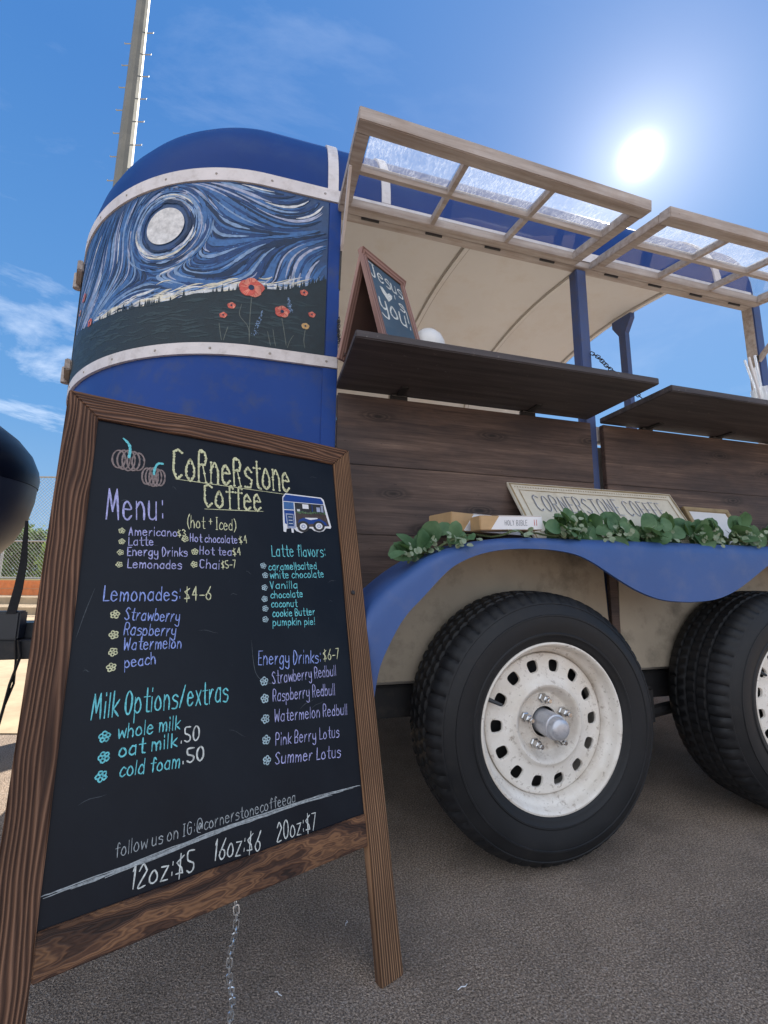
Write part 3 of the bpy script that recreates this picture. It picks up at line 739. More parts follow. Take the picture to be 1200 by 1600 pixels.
# header and hinge rail
bm = BM(); box(bm, (.0, -.004, 1.878), (1.80, .03, 1.9045), bev=.002); tp('header_rail', bm, M['frame_wood'])
bm = BM(); box(bm, (.0, YF-.03, 1.878), (1.80, YF, 1.947)); tp('far_header_rail', bm, M['blue_post'])
bm = BM(); box(bm, (.0, YF-.02, .40), (2.60, YF, 1.05)); tp('far_side_wall', bm, M['cream'])  # lengthened unseen beyond the roof end so its shadow covers the ground
bm = BM(); box(bm, (2.575, .021, .40), (2.60, YF-.021, 1.10)); tp('rear_ramp', bm, M['blue_post'])  # set back out of view with the lengthened lower body, for its shadow
bm = BM(); box(bm, (-.55, .03, .40), (2.57, YF-.03, .43)); tp('floor', bm, M['pale_floor'])
bm = BM(); box(bm, (.01, .046, .431), (2.57, .052, 1.19)); tp('side_lining', bm, M['cream'])
def post(name, x0, x1, y0, y1, z0, z1, m='blue_post'):
    bm = BM(); box(bm, (x0, y0, z0), (x1, y1, z1), bev=.003); return tp(name, bm, M[m])
post('window_post', .906, .951, .004, .045, .40, 1.876)
post('rear_corner_post', 1.805, 1.850, -.002, .045, .40, 1.93)
post('rear_post_edging', 1.797, 1.8045, .0, .04, .40, 1.93, 'frame_wood')
post('far_post', .90, .945, YF-.05, YF-.004, .40, 1.876)
post('far_rear_post', 1.80, 1.845, YF-.05, YF, .40, 1.93)
bm = BM()
pr = [(.645, .40), (.692, .40), (.692, 2.14), (.735, 2.21), (.735, 2.285), (.600, 2.285), (.600, 2.21), (.645, 2.14)]
for f in (0, 1): pass
va = [bm.verts.new((1.785, y, z)) for y, z in pr]; vb = [bm.verts.new((1.815, y, z)) for y, z in pr]
bm.faces.new(va[::-1]); bm.faces.new(vb)
for i in range(8): bm.faces.new((va[i], va[(i+1) % 8], vb[(i+1) % 8], vb[i]))
tp('centre_rear_post', bm, M['blue_post'])
# white ledge along the opening inside
bm = BM(); box(bm, (.01, .012, 1.20), (.903, .05, 1.2595)); box(bm, (.954, .012, 1.20), (1.79, .05, 1.2555)); tp('window_sill', bm, M['trim'])
# dark planks, two bays; second lengthened unseen past the roof to shade the ground
for x0, x1 in ((.0065, .903), (.957, 2.60)):
    for z0, z1 in ((.42, .6188), (.62, .8288), (.83, 1.0348), (1.036, 1.252)):
        y = -.018+random.uniform(-.001, .001)
        o = plank('side_plank', (x0, y+.018, z0), (1, 0, 0), (0, 0, 1), x1-x0, z1-z0, .020, M['clad'], tr, bev=.0014)
        o.matrix_basis = T0 @ o.matrix_basis
# wheel well panel: pale, proud of the planks, under the fender
WZ, RT = .337, .337
WX = (.549, 1.4454)

bm = BM(); box(bm, (.925, -.034, .36), (.955, -.0215, .806)); tp('well_post', bm, M['clad'])
# chassis
bm = BM(); box(bm, (-.35, .02, .31), (1.82, .09, .398), bev=.004); box(bm, (-.35, YF-.09, .31), (1.82, YF-.02, .398), bev=.004)
for x in (-.34, .2, .95, 1.75): box(bm, (x, .091, .325), (x+.06, YF-.091, .392))
box(bm, (.90, -.03, .24), (1.08, .018, .36), bev=.01); tp('chassis_frame', bm, M['chassis'])
for wx in WX:
    bm = BM(); tube(bm, [(wx, .0, WZ), (wx, YF, WZ)], .03, 12); box(bm, (wx-.03, -.03, .27), (wx+.03, .03, .35)); tp('axle', bm, M['chassis'])
bm = BM(); tube(bm, [(WX[0]+.1, .03, .29), (.99, -.0, .26), (WX[1]-.1, .03, .29)], .02, 8); tp('leaf_spring', bm, M['chassis'])
# tongue
bm = BM(); box(bm, (-1.95, .79, .385), (-.85, .88, .455), bev=.004); tp('tongue_beam', bm, M['chassis'])
bm = BM(); tube(bm, [(-1.245, .84, .0), (-1.245, .84, .50)], .035, 12); lathe(bm, [(.0001, 0), (.11, 0), (.11, .012), (.04, .02)], 20, 'Z', (-1.245, .84, 0)); tp('tongue_jack', bm, M['chassis'], True)
bm = BM(); box(bm, (-1.24, .86, .455), (-1.045, .98, .515), bev=.004); box(bm, (-1.235, .80, .456), (-1.09, .86, .565), bev=.006); tp('battery_box', bm, M['black_soft'])
bm = BM()
tube(bm, [(-1.075, .78, .46), (-1.06, .775, .40), (-1.08, .77, .30), (-1.085, .76, .22), (-1.10, .75, .08), (-1.2, .75, .012), (-1.3, .74, .008)], .005, 6)
tube(bm, [(-1.085, .78, .46), (-1.075, .78, .38), (-1.07, .775, .30), (-1.085, .76, .22)], .004, 6); tp('tongue_cable', bm, M['black'], True)

# ---- wheels
NH = 14
def make_wheel():
    wt = bpy.data.objects.new('wheel', None); COL.objects.link(wt); wt.parent = tr; wt.empty_display_size = .1
    # tyre; y=0 is the rim flange plane, +y is inboard
    bm = BM(); seg = 264
    prof = [(.200, .018, 0), (.206, -.004, 0), (.2085, -.008, 0), (.216, -.011, 0), (.224, -.0135, 0), (.2265, -.0165, 0), (.230, -.0168, 0), (.2325, -.0145, 0), (.250, -.0185, 0), (.268, -.020, 0), (.2735, -.0195, 0), (.2745, -.0212, 0), (.278, -.021, 0), (.279, -.0185, 0), (.296, -.012, 0), (.304, -.0065, 0), (.3055, -.0075, 0), (.309, -.006, 0), (.314, -.001, 1), (.322, .006, 1), (.329, .016, 1), (.3325, .028, 1), (.3335, .040, 1),
            (.3280, .0425, 3), (.3280, .0475, 3), (.3350, .050, 2), (.3355, .072, 2), (.3285, .0745, 3), (.3285, .0795, 3), (.3362, .082, 2), (.3362, .104, 2), (.3285, .1065, 3), (.3285, .1115, 3), (.3355, .114, 2), (.3350, .136, 2), (.3280, .1385, 3), (.3280, .1435, 3), (.3335, .146, 1), (.3325, .158, 1), (.322, .180, 1), (.309, .192, 0), (.27, .205, 0), (.22, .196, 0), (.200, .17, 0)]
    rings = []
    for (r, h, kd) in prof:
        ring = []
        for k in range(seg):
            rr = r
            ph = k % 4
            if kd == 1 and ph == 0: rr = r-.0055+.0015*((k*7) % 3-1)
            if kd == 2 and (k+int(h*200)) % 4 == 0: rr = r-.0050
            a = 2*pi*(k+h*(12 if kd == 2 else 4)*(1 if kd else 0))/seg
            ring.append(bm.verts.new((rr*cos(a), h, rr*sin(a))))
        rings.append(ring)
    for A, B in zip(rings[:-1], rings[1:]):
        for k in range(seg): bm.faces.new((A[k], A[(k+1) % seg], B[(k+1) % seg], B[k]))
    DS = -.016
    tyre = link('tyre', bm, M['tyre'], wt, True)
    # rim: flange, barrel, disc with 14 vent holes
    bm = BM()
    lathe(bm, [(.2075, .004), (.2085, -.003), (.2065, -.0075), (.2025, -.0085), (.1990, -.006), (.1965, .000), (.1945, .010), (.1915, .018), (.1865, .022), (.1810, .026), (.1795, .030), (.1775, .036), (.1755, .040), (.1745, .048)], 96)
    lathe(bm, [(.2075, .004), (.200, .03), (.185, .06), (.18, .15), (.20, .165)], 64)
    R0, R1 = .1075, .1725
    def ydisc(r): return DS+.051-.011*max(0, (R1-r)/(R1-R0))**1.2
    # cell loops
    per = []
    for k in range(NH):
        a0, a1 = 2*pi*(k-.5)/NH, 2*pi*(k+.5)/NH
        cell = []
        m = 6
        for j in range(m): cell.append((R1, a0+(a1-a0)*j/m))
        for j in range(m): cell.append((R1+(R0-R1)*j/m, a1))
        for j in range(m): cell.append((R0, a1+(a0-a1)*j/m))
        for j in range(m): cell.append((R0+(R1-R0)*j/m, a0))
        ac = (a0+a1)/2; rc = .1435
        hole = []; hole2 = []
        for (r, a) in cell:
            u = (a-ac)*rc; v = r-rc; t = atan2(v/.0315, u/.0315)
            cx, cy = cos(t), sin(t); q = 1/((abs(cx)**3.2+abs(cy)**3.2)**(1/3.2))
            hu, hv = .0158*cx*q, .0160*cy*q
            hole.append((rc+hv, ac+hu/rc)); hole2.append((rc+hv*.94, ac+hu*.94/rc))
        per.append((cell, hole, hole2))
    for cell, hole, hole2 in per:
        n = len(cell)
        rows = []
        for f in (0, .5, 1):
            rows.append([bm.verts.new(((r+(hr-r)*f)*cos(a+(ha-a)*f), ydisc(r+(hr-r)*f), (r+(hr-r)*f)*sin(a+(ha-a)*f))) for (r, a), (hr, ha) in zip(cell, hole)])
        rows.append([bm.verts.new((r*cos(a), ydisc(r)+.0015, r*sin(a))) for r, a in hole2])
        rows.append([bm.verts.new((r*cos(a), ydisc(r)+.007, r*sin(a))) for r, a in hole2])
        for A, B in zip(rows[:-1], rows[1:]):
            for i in range(n): bm.faces.new((A[i], A[(i+1) % n], B[(i+1) % n], B[i]))
    lathe(bm, [(.1745, .048), (.1742, .037), (R1, DS+.051)], 84)
    lathe(bm, [(r_, DS+h_) for r_, h_ in [(R0, .040), (.1045, .0375), (.1010, .0335), (.0965, .0315), (.0925, .0325), (.0880, .0370), (.0820, .0460), (.0765, .0530), (.0735, .0555), (.0715, .0560), (.0705, .0550), (.056, .0545), (.0425, .0545), (.0405, .052), (.0385, .052), (.0380, .060)]], 84)
    bmesh.ops.remove_doubles(bm, verts=bm.verts, dist=.0004)
    rim = link('rim', bm, M['rim'], wt, True)
    bm = BM(); rg = lathe(bm, [(.0315, .062), (.0315, -.008), (.0305, -.0115), (.0275, -.0125), (.0270, -.021), (.0260, -.028), (.0225, -.0325), (.0140, -.0350)], 40); capring(bm, rg[-1][::-1]); link('hub_cap', bm, M['hub'], wt, True)
    bm = BM(); rg = lathe(bm, [(.17, .10), (.17, .075), (.06, .072)], 40); capring(bm, rg[-1]); link('brake_drum', bm, M['chassis'], wt, True)
    for k in range(5):
        a = radians(93+72*k); c = (.0590*cos(a), DS, .0590*sin(a)); bm = BM()
        rg = lathe(bm, [(.0135, .0545), (.0130, .049), (.0105, .047), (.0105, .032), (.0085, .030)], 6, 'Y', c); capring(bm, rg[-1])
        rg = lathe(bm, [(.0062, .031), (.0062, .020), (.005, .0185)], 12, 'Y', c); capring(bm, rg[-1]); link('lug_nut', bm, M['chrome'], wt)
    a = radians(158); bm = BM(); tube(bm, [(.179*cos(a), .026, .179*sin(a)), (.150*cos(a), .014, .150*sin(a)), (.147*cos(a), .014, .147*sin(a))], [.0055, .0042, .003], 8); link('valve_stem', bm, M['black_soft'], wt, True)
    return wt
wheel = make_wheel()
wheel.matrix_basis = T0 @ Matrix.Translation((WX[0], -.22, WZ))
def dup(o, parent):
    c = o.copy(); COL.objects.link(c); c.parent = parent
    for ch in list(o.children): dup(ch, c)
    return c
w2 = dup(wheel, tr); w2.matrix_basis = T0 @ Matrix.Translation((WX[1], -.22, WZ)) @ Matrix.Rotation(.21, 4, 'Y')
for wx in WX:
    w3 = dup(wheel, tr); w3.matrix_basis = T0 @ Matrix.Translation((wx, YF+.22, WZ)) @ Matrix.Rotation(pi, 4, 'Z')

# ---- fender
up_ = [(-.055, .30), (-.048, .38), (-.032, .47), (.0, .548), (.06, .640), (.10, .682), (.164, .731), (.23, .768), (.302, .793), (.375, .807), (.45, .814), (.56, .817), (.70, .817), (.84, .817), (.997, .817)]
lo_ = [(.050, .30), (.055, .36), (.068, .428), (.084, .509), (.122, .586), (.150, .625), (.186, .660), (.252, .724), (.30, .752), (.357, .771), (.42, .781), (.486, .784), (.555, .782), (.623, .772), (.675, .752), (.722, .726), (.775, .697), (.824, .674), (.88, .656), (.933, .648), (.997, .645)]
def resample(P, n):
    P = [Vector(p) for p in P]; d = [0]
    for a, b in zip(P[:-1], P[1:]): d.append(d[-1]+(b-a).length)
    o = []
    for i in range(n+1):
        q = d[-1]*i/n; k = 0
        while k < len(d)-2 and d[k+1] < q: k += 1
        o.append(P[k].lerp(P[k+1], (q-d[k])/(d[k+1]-d[k])))
    return o
UU = resample(catmull([Vector(p) for p in up_], 4), 60)
LL = []
lc = catmull([Vector(p) for p in lo_], 4)
d = [0]
for a, b in zip(lc[:-1], lc[1:]): d.append(d[-1]+(b-a).length)
LL = resample(lc, 60)
UU = UU+[Vector((2*.997-p.x, p.y)) for p in UU[-2::-1]]; LL = LL+[Vector((2*.997-p.x, p.y)) for p in LL[-2::-1]]
bm = BM(); rows = []
for u, l in zip(UU, LL):
    d_ = l-u; L_ = d_.length; dn = d_/L_; r = min(.035, L_*.6)
    sec = [(-.022, u), (-.12, u), (-.25+r, u)]
    for k in range(1, 5):
        t = pi/2*k/4; sec.append((-.25+r-r*sin(t), u+dn*(r-r*cos(t))))
    sec += [(-.25, u+d_*.5+dn*r*.3), (-.2505, l), (-.244, l+dn*.002), (-.240, l-dn*.004), (-.236, u+dn*(r*.9))]
    rows.append([bm.verts.new((q.x, y, q.y)) for y, q in sec])
for A, B in zip(rows[:-1], rows[1:]):
    for k in range(len(A)-1): bm.faces.new((A[k], A[k+1], B[k+1], B[k]))
tp('fender', bm, M['fender_blue'], True)
bm = BM()
for xa, xb in ((.06, .925), (.955, 1.94)):
    top_ = [p for p in UU if xa < p.x < xb]
    pr_ = [Vector((xa, .42))]+[Vector((p.x, p.y-.008)) for p in top_]+[Vector((xb, .42))]
    va = [bm.verts.new((p.x, -.026, p.y)) for p in pr_]; vb = [bm.verts.new((p.x, -.0215, p.y)) for p in pr_]
    bm.faces.new(va); bm.faces.new(vb[::-1])
    for i in range(len(pr_)): bm.faces.new((va[i], vb[i], vb[(i+1) % len(pr_)], va[(i+1) % len(pr_)]))
tp('wheel_well_panel', bm, M['well'])

# ---- serving shelves
def shelf(x0, x1, y0, z, th, hx):
    bm = BM(); box(bm, (0, 0, 0), (x1-x0, -.001-y0, th), bev=.0025)
    s_ = link('serving_shelf', bm, M['shelf'], tr); s_.matrix_basis = T0 @ Matrix.Translation((x0, y0, z))
    for h in hx:
        bm = BM(); box(bm, (h-.028-x0, -y0-.012, -.020), (h+.028-x0, -y0+.000, -.0005), bev=.001); box(bm, (h-.010-x0, -y0-.075, -.005), (h+.010-x0, -y0-.0125, -.0005))
        tube(bm, [(h-.024-x0, -y0-.012, -.003), (h+.024-x0, -y0-.012, -.003)], .005, 8)
        link('shelf_hinge', bm, M['dark_metal'], s_)
    return s_
shelf(.003, .907, -.298, 1.271, .020, (.20, .66))
shelf(.960, 2.50, -.290, 1.262, .020, (1.16, 1.50))  # unseen far end lengthened with the lower body to shade the ground
# chains that hold the shelves
bm = BM(); chain(bm, [(.004, -.008, 1.50), (.0, -.04, 1.43), (-.001, -.10, 1.34), (.002, -.16, 1.295)], .016, .0045, .0013); tp('shelf_chain', bm, M['dark_metal'])
bm = BM(); chain(bm, [(.945, .0, 1.535), (.957, -.02, 1.51), (.965, -.05, 1.46), (.975, -.09, 1.40), (.98, -.13, 1.34), (.985, -.17, 1.285)], .018, .0055, .0016); tp('shelf_chain', bm, M['dark_metal'])

# ---- window awnings: hinged sashes, propped open
def awning(x0, x1, zl, zr, yo=-.345, zh=1.888):
    root = bpy.data.objects.new('window_awning', None); COL.objects.link(root); root.parent = tr; root.matrix_basis = T0; root.empty_display_size = .05
    Wd = x1-x0
    def pl_(u, v, n):   # u along hinge 0..Wd, v out 0..1, n above
        f = u/Wd; y = -.012+(yo+.012)*v; z = zh+(zl+(zr-zl)*f-zh)*v
        return Vector((x0+u, y-.10*n, z+n))
    D = -yo
    def bar(bm, u0, u1, v0, v1, n0, n1, mi=0):
        vs = [bm.verts.new(pl_(u, v, n)) for u in (u0, u1) for v in (v0, v1) for n in (n0, n1)]
        for q in ((0, 1, 3, 2), (4, 6, 7, 5), (0, 4, 5, 1), (2, 3, 7, 6), (0, 2, 6, 4), (1, 5, 7, 3)): bm.faces.new([vs[i] for i in q]).material_index = mi
    R = .036/D; r_ = .036
    fr = BM()
    bar(fr, 0, Wd, 0, R, -.018, .012); bar(fr, 0, Wd, 1-R*1.15, 1, -.020, .016)
    bar(fr, .0, r_, R, 1-R*1.15, -.018, .014); bar(fr, Wd-r_, Wd, R, 1-R*1.15, -.018, .014)
    bmesh.ops.bevel(fr, geom=list(fr.edges), offset=.0022, segments=2, affect='EDGES', clamp_overlap=True)
    link('sash_frame', fr, M['frame_wood'], root)
    mu = BM(); cols = [r_+(Wd-2*r_)*k/3 for k in (1, 2)]; m_ = .0072; vm = .50
    bar(mu, r_, Wd-r_, vm-m_/D, vm+m_/D, -.014, .010)
    for c in cols:
        bar(mu, c-m_, c+m_, R, vm-m_/D, -.0135, .0095); bar(mu, c-m_, c+m_, vm+m_/D, 1-R*1.15, -.0135, .0095)
    link('muntin', mu, M['frame_wood'], root)
    ed = [r_]+cols+[Wd-r_]
    for a, b in zip(ed[:-1], ed[1:]):
        for v0, v1, gm in ((R, vm, 'glass_clear'), (vm, 1-R*1.15, 'glass_wet')):
            g = BM(); e = .006
            g.faces.new([g.verts.new(pl_(u, v, .002)) for u, v in ((a+e, v0+e/D), (b-e, v0+e/D), (b-e, v1-e/D), (a+e, v1-e/D))])
            link('pane', g, M[gm], root)
    # hinge line
    for k in range(4):
        hb = BM(); u = Wd*(.12+.25*k); tube(hb, [pl_(u-.03, -.01, -.02), pl_(u+.03, -.01, -.02)], .004, 8)
        link('hinge', hb, M['dark_metal'], root, True)
    return root
awning(-.008, .888, 1.843, 1.817)
awning(.957, 1.80, 1.817, 1.83)
# props
def stay(pts, w_=.011, t_=.004):
    bm = BM()
    for a, b in zip(pts[:-1], pts[1:]):
        a = Vector(a); b = Vector(b); x = (b-a).normalized(); y = x.cross(Vector((1, 0, 0))).normalized(); z = x.cross(y)
        vs = [bm.verts.new(p+y*w_*i+z*t_*j) for p in (a, b) for i in (-1, 1) for j in (-1, 1)]
        for q in ((0, 1, 3, 2), (4, 6, 7, 5), (0, 4, 5, 1), (2, 3, 7, 6), (0, 2, 6, 4), (1, 5, 7, 3)): bm.faces.new([vs[i] for i in q])
    return bm
tp('awning_stay', stay([(-.003, -.20, 1.845), (.004, -.10, 1.79), (.008, -.004, 1.74)]), M['trim'])
bm = stay([(.006, -.006, 1.748), (.004, -.001, 1.60)], .005, .003); tp('stay_rod', bm, M['dark_metal'])
tp('awning_stay', stay([(1.80, .0, 1.63), (1.81, -.10, 1.735), (1.815, -.22, 1.83)]), M['frame_wood'])
bm = BM(); tube(bm, [(1.795, -.006, 1.64), (1.795, .002, 1.64)], .012, 10); tp('stay_bolt', bm, M['chassis'])

# ---- mural paint: brush strokes on the panel
def mural_place(s, z, o): return on_shell(s, z, .0045+o)
MOON = Vector((.535, 1.762))
def flow(p):
    d = p-MOON; r = d.length
    sw = Vector((-d.y, d.x)); sw = sw/max(r, .01)
    lf = min(1, max(0, (p.x-.40)/.35)); base_a = radians(-20-34*lf)+.38*sin(p.x*9.5+p.y*6.0)+.30*sin(p.y*19-p.x*5.0)+.55*noise.noise(Vector((p.x*3.4, p.y*5.5, 1.7)))
    if p.y < 1.60: base_a *= max(.12, (p.y-1.46)/.16)*.9
    b = Vector((cos(base_a), sin(base_a)))
    k = math.exp(-(max(0, r-.09)/.085)**2)
    v = b*(1-k)+sw*(-1)*k*1.4
    return v.normalized()
HILL = [(1.145, 1.66), (1.0, 1.60), (.90, 1.565), (.786, 1.545), (.67, 1.517), (.559, 1.503), (.492, 1.508), (.43, 1.522), (.335, 1.532), (.29, 1.542), (.171, 1.562), (.095, 1.599), (.036, 1.655)]
HILL = [(1.144, 1.56), (.95, 1.535), (.84, 1.515), (.74, 1.508), (.67, 1.507), (.559, 1.503), (.492, 1.508), (.43, 1.522), (.335, 1.532), (.29, 1.542), (.171, 1.562), (.095, 1.590), (.037, 1.628)]
def hill_z(s):
    for (a, za), (b, zb) in zip(HILL[:-1], HILL[1:]):
        if b <= s <= a: return za+(zb-za)*(s-a)/(b-a)
    return HILL[-1][1]
MM = ['p_dark', 'p_navy', 'p_mid', 'p_light', 'p_white', 'p_cream', 'p_violet']
bm = BM(); rm = random.Random(5)
occ = 0
def stroke(p0, n, step, wd, mi, lay):
    P = [p0.copy()]; p = p0.copy()
    for i in range(n):
        v = flow(p); p = p+v*step
        if not (.040 < p.x < S_END-.004 and hill_z(min(max(p.x, .037), 1.14))-.012 < p.y < 1.898): break
        P.append(p.copy())
    if len(P) > 3: ribbon(bm, P, wd, mural_place, .0003+lay*.00022, mi, True)
for lay, (cnt, pal, w0, w1, n0, n1) in enumerate([(650, (0, 1, 1, 2), .010, .022, 12, 30), (420, (0, 1, 0, 2, 2), .008, .017, 12, 34), (210, (2, 3, 6, 2), .005, .012, 10, 30), (75, (3, 4, 6), .004, .009, 8, 26)]):
    for i in range(cnt):
        p = Vector((rm.uniform(.04, S_END), rm.uniform(1.50, 1.90)))
        if (p-MOON).length < .085: continue
        kk = pal[rm.randrange(len(pal))]
        band = noise.noise(Vector((p.x*4.0+9, p.y*9.0, .4)))
        if lay >= 2 and band < -.12 and (p-MOON).length > .16: continue
        stroke(p, rm.randint(n0, n1), .0085, rm.uniform(w0, w1), kk, lay+rm.random()*.8)
# bright cloud bank along the horizon
for i in range(150):
    s_ = rm.uniform(.10, .80); z_ = hill_z(s_)+abs(rm.gauss(0, .016))*(1.25-abs(s_-.5))+.0
    ln_ = rm.uniform(.03, .10); P = [Vector((s_+ln_*t, hill_z(min(max(s_+ln_*t, .037), 1.14))+(z_-hill_z(s_))+.003*sin(t*4+i)-.02*t*ln_/.1*.5)) for t in [q/8-.5 for q in range(9)]]
    P = [q for q in P if .042 < q.x < 1.1]
    if len(P) > 3: ribbon(bm, P, rm.uniform(.003, .008), mural_place, .0013+rm.random()*.0004, (4, 5, 4, 3)[rm.randrange(4)], True)
# rings of short strokes round the moon
for rr, cnt, cs, wd in ((.083, 34, (0, 1), .010), (.098, 30, (3, 4, 6), .008), (.108, 30, (4, 5, 3), .007), (.120, 26, (2, 1, 3), .009), (.138, 24, (1, 2), .010), (.152, 20, (3, 2), .006)):
    for k in range(cnt):
        a = rm.uniform(0, 2*pi); L_ = rm.uniform(.3, .7); q = rr*rm.uniform(.96, 1.04)
        P = [MOON+Vector((cos(a+L_*t/6), sin(a+L_*t/6)))*q for t in range(7)]
        P = [x for x in P if x.y < 1.898]
        if len(P) > 3: ribbon(bm, P, wd*rm.uniform(.5, 1), mural_place, .0019+rm.random()*.0003, cs[rm.randrange(len(cs))], True)
link('swirling_sky_strokes', bm, [M[q] for q in MM], mural)
bm = BM(); bm.faces.new([bm.verts.new(mural_place(MOON.x+.066*cos(2*pi*k/40), MOON.y+.062*sin(2*pi*k/40), .0024)) for k in range(40)]); link('painted_moon', bm, M['p_moon'], mural)
bm = BM()
n = 110
top = []; bot = []
for i in range(n+1):
    s_ = 1.143-(1.143-.037)*i/n; top.append(bm.verts.new(mural_place(s_, hill_z(s_)+.003*noise.noise(Vector((s_*40, 0, 0))), .0026))); bot.append(bm.verts.new(mural_place(s_, 1.3712, .0026)))
for i in range(n): bm.faces.new((bot[i], bot[i+1], top[i+1], top[i]))
for i in range(120):
    s_ = rm.choice([rm.uniform(.05, 1.1), rm.gauss(.62, .08), rm.gauss(.2, .08), rm.gauss(.1, .03)]); s_ = min(max(s_, .045), 1.13)
    z_ = hill_z(s_)-.004; h_ = rm.uniform(.008, .028); w_ = h_*.16
    bm.faces.new([bm.verts.new(mural_place(*q, .0028+rm.random()*.0002)) for q in ((s_+w_, z_), (s_-w_, z_), (s_, z_+h_))])
for i in range(160):
    s_ = rm.uniform(.06, 1.08); z_ = rm.uniform(1.385, hill_z(s_)-.02)
    P = [Vector((s_+t*.012, z_+.003*sin(t+i))) for t in range(6)]; P = [q for q in P if q.x < 1.135]
    if len(P) > 3: ribbon(bm, P, rm.uniform(.003, .008), mural_place, .0029+rm.random()*.0002, 1, True)
link('painted_hill', bm, [M['p_hill'], M['p_hill2']], mural, recalc=True)
def poppy(s_, z_, r, cols, stem=None):
    bm = BM()
    if stem:
        P = catmull([Vector(q) for q in stem], 5); ribbon(bm, P, .0026, mural_place, .0032, 3)
    for k in range(5):
        t = 2*pi*k/5+.4; c = Vector((s_+cos(t)*r*.42, z_+sin(t)*r*.34)); bm.faces.new([bm.verts.new(mural_place(c.x+r*.62*cos(2*pi*j/14)*rm.uniform(.9, 1.05), c.y+r*.54*sin(2*pi*j/14)*rm.uniform(.9, 1.05), .0034+k*.00012)) for j in range(14)]).material_index = k % 2
        for q in range(3): 
            a = t+rm.uniform(-.4, .4); ribbon(bm, [Vector((s_, z_))+Vector((cos(a), sin(a)))*r*f for f in (.25, .5, .8)], r*.07, mural_place, .0042, 1-(k % 2))
    dot(bm, (s_, z_), r*.24, mural_place, .0044, 2, 12)
    link('painted_poppy', bm, [M[cols[0]], M[cols[1]], M['p_dark'], M['p_stem']], mural)
R_ = ('p_red', 'p_red2')
poppy(.257, 1.552, .036, R_, [(.255, 1.52), (.256, 1.45), (.254, 1.378)])
poppy(.166, 1.491, .022, R_, [(.166, 1.47), (.158, 1.43), (.150, 1.385)])
for s_, z_, r in ((.33, 1.456, .011), (.309, 1.488, .012), (.104, 1.565, .012), (.078, 1.497, .011), (.96, 1.66, .020), (.86, 1.527, .017)): poppy(s_, z_, r, R_)
poppy(.096, 1.456, .012, ('p_yel', 'p_yel'), [(.096, 1.445), (.099, 1.41), (.095, 1.385)]); poppy(1.0, 1.62, .014, ('p_red2', 'p_yel'))
bm = BM()
link('painted_stems', bm, [M['p_light'], M['p_stem']], mural) if False else bm.free()
for (a, b) in (((.150, 1.54), (.142, 1.49)), ((.222, 1.485), (.243, 1.40))):
    bm = BM()
    for k in range(70):
        t = rm.random(); dot(bm, (a[0]+(b[0]-a[0])*t+rm.gauss(0, .0045)*(t+.25), a[1]+(b[1]-a[1])*t), rm.uniform(.0008, .0016), mural_place, .0033+rm.random()*.0003, 0, 6)
    link('painted_lavender', bm, M['p_light'], mural)
for st in ([(.281, 1.495), (.285, 1.46), (.262, 1.43), (.254, 1.40)], [(.34, 1.43), (.335, 1.40), (.33, 1.378)], [(.315, 1.42), (.32, 1.40), (.325, 1.378)], [(.19, 1.43), (.185, 1.40), (.18, 1.378)], [(.13, 1.42), (.14, 1.40), (.146, 1.378)], [(.205, 1.42), (.20, 1.40), (.195, 1.378)]):
    bm = BM(); ribbon(bm, catmull([Vector(q) for q in st], 4), .0022, mural_place, .0031, 0); link('painted_stem', bm, M['p_stem'], mural)

# ------------------------------------------------------------------ chalkboard A-frame sign
SO = Vector((.09831, -.38009, 0)); SU = Vector((.93583, .35238, -.00788)).normalized(); SV = Vector((-.07044, .21963, .97304)); SV = (SV-SU*SV.dot(SU)).normalized(); SN = SU.cross(SV)
if SN.y > 0: SN = -SN
sg = thing('chalkboard_sign', 'large wooden A-frame chalkboard with the handwritten coffee menu in front of the trailer', 'sign', tuple(SO+SU*(-.3)))
SI = Matrix.Translation(-(SO+SU*(-.3)))
def SP(a, b, n=0): return SO+SU*a+SV*b+SN*n
def sp(name, bm, mats, smooth=False, parent=None):
    o = link(name, bm, mats, parent or sg, smooth)
    if parent is None: o.matrix_basis = SI
    return o
TH = .020
SW, SH = .597, 1.066
BEA = .049
def splank(name, a, b, xd, yd, L, wd, mat, ends=(0, 0), th=TH, n0=0.0):
    x = (SU*xd[0]+SV*xd[1]); y = (SU*yd[0]+SV*yd[1]); z = x.cross(y)
    o_ = SP(a, b, n0) if z.dot(SN) < 0 else SP(a, b, n0-th)
    o = plank(name, o_, x, y, L, wd, th, mat, sg, bev=.0016, ends=ends); o.matrix_basis = SI @ o.matrix_basis; return o
splank('left_stile', -SW, .0, (0, 1), (1, 0), SH, BEA, M['sign_wood'], (0, BEA))
splank('right_stile', 0, .0, (0, 1), (-1, 0), SH, BEA, M['leg_wood'], (0, BEA))
splank('top_rail', -SW+.0004, SH, (1, 0), (0, -1), SW-.0008, BEA, M['sign_wood'], (BEA, BEA), TH-.0006)
splank('bottom_rail', -SW+BEA+.0003, .208, (1, 0), (0, 1), SW-2*BEA-.0006, .052, M['rail_wood'], (0, 0), TH-.002, -.001)
bm = BM(); vs = []
for n_ in (-.006, -.012): vs.append([bm.verts.new(SP(a, b, n_)) for a, b in ((-SW+BEA-.006, .254), (-BEA+.006, .254), (-BEA+.006, SH-BEA+.006), (-SW+BEA-.006, SH-BEA+.006))])
bm.faces.new(vs[0]); bm.faces.new(vs[1][::-1])
for i in range(4): bm.faces.new((vs[0][i], vs[1][i], vs[1][(i+1) % 4], vs[0][(i+1) % 4]))
board = sp('chalkboard', bm, M['board']); board.matrix_basis = SI
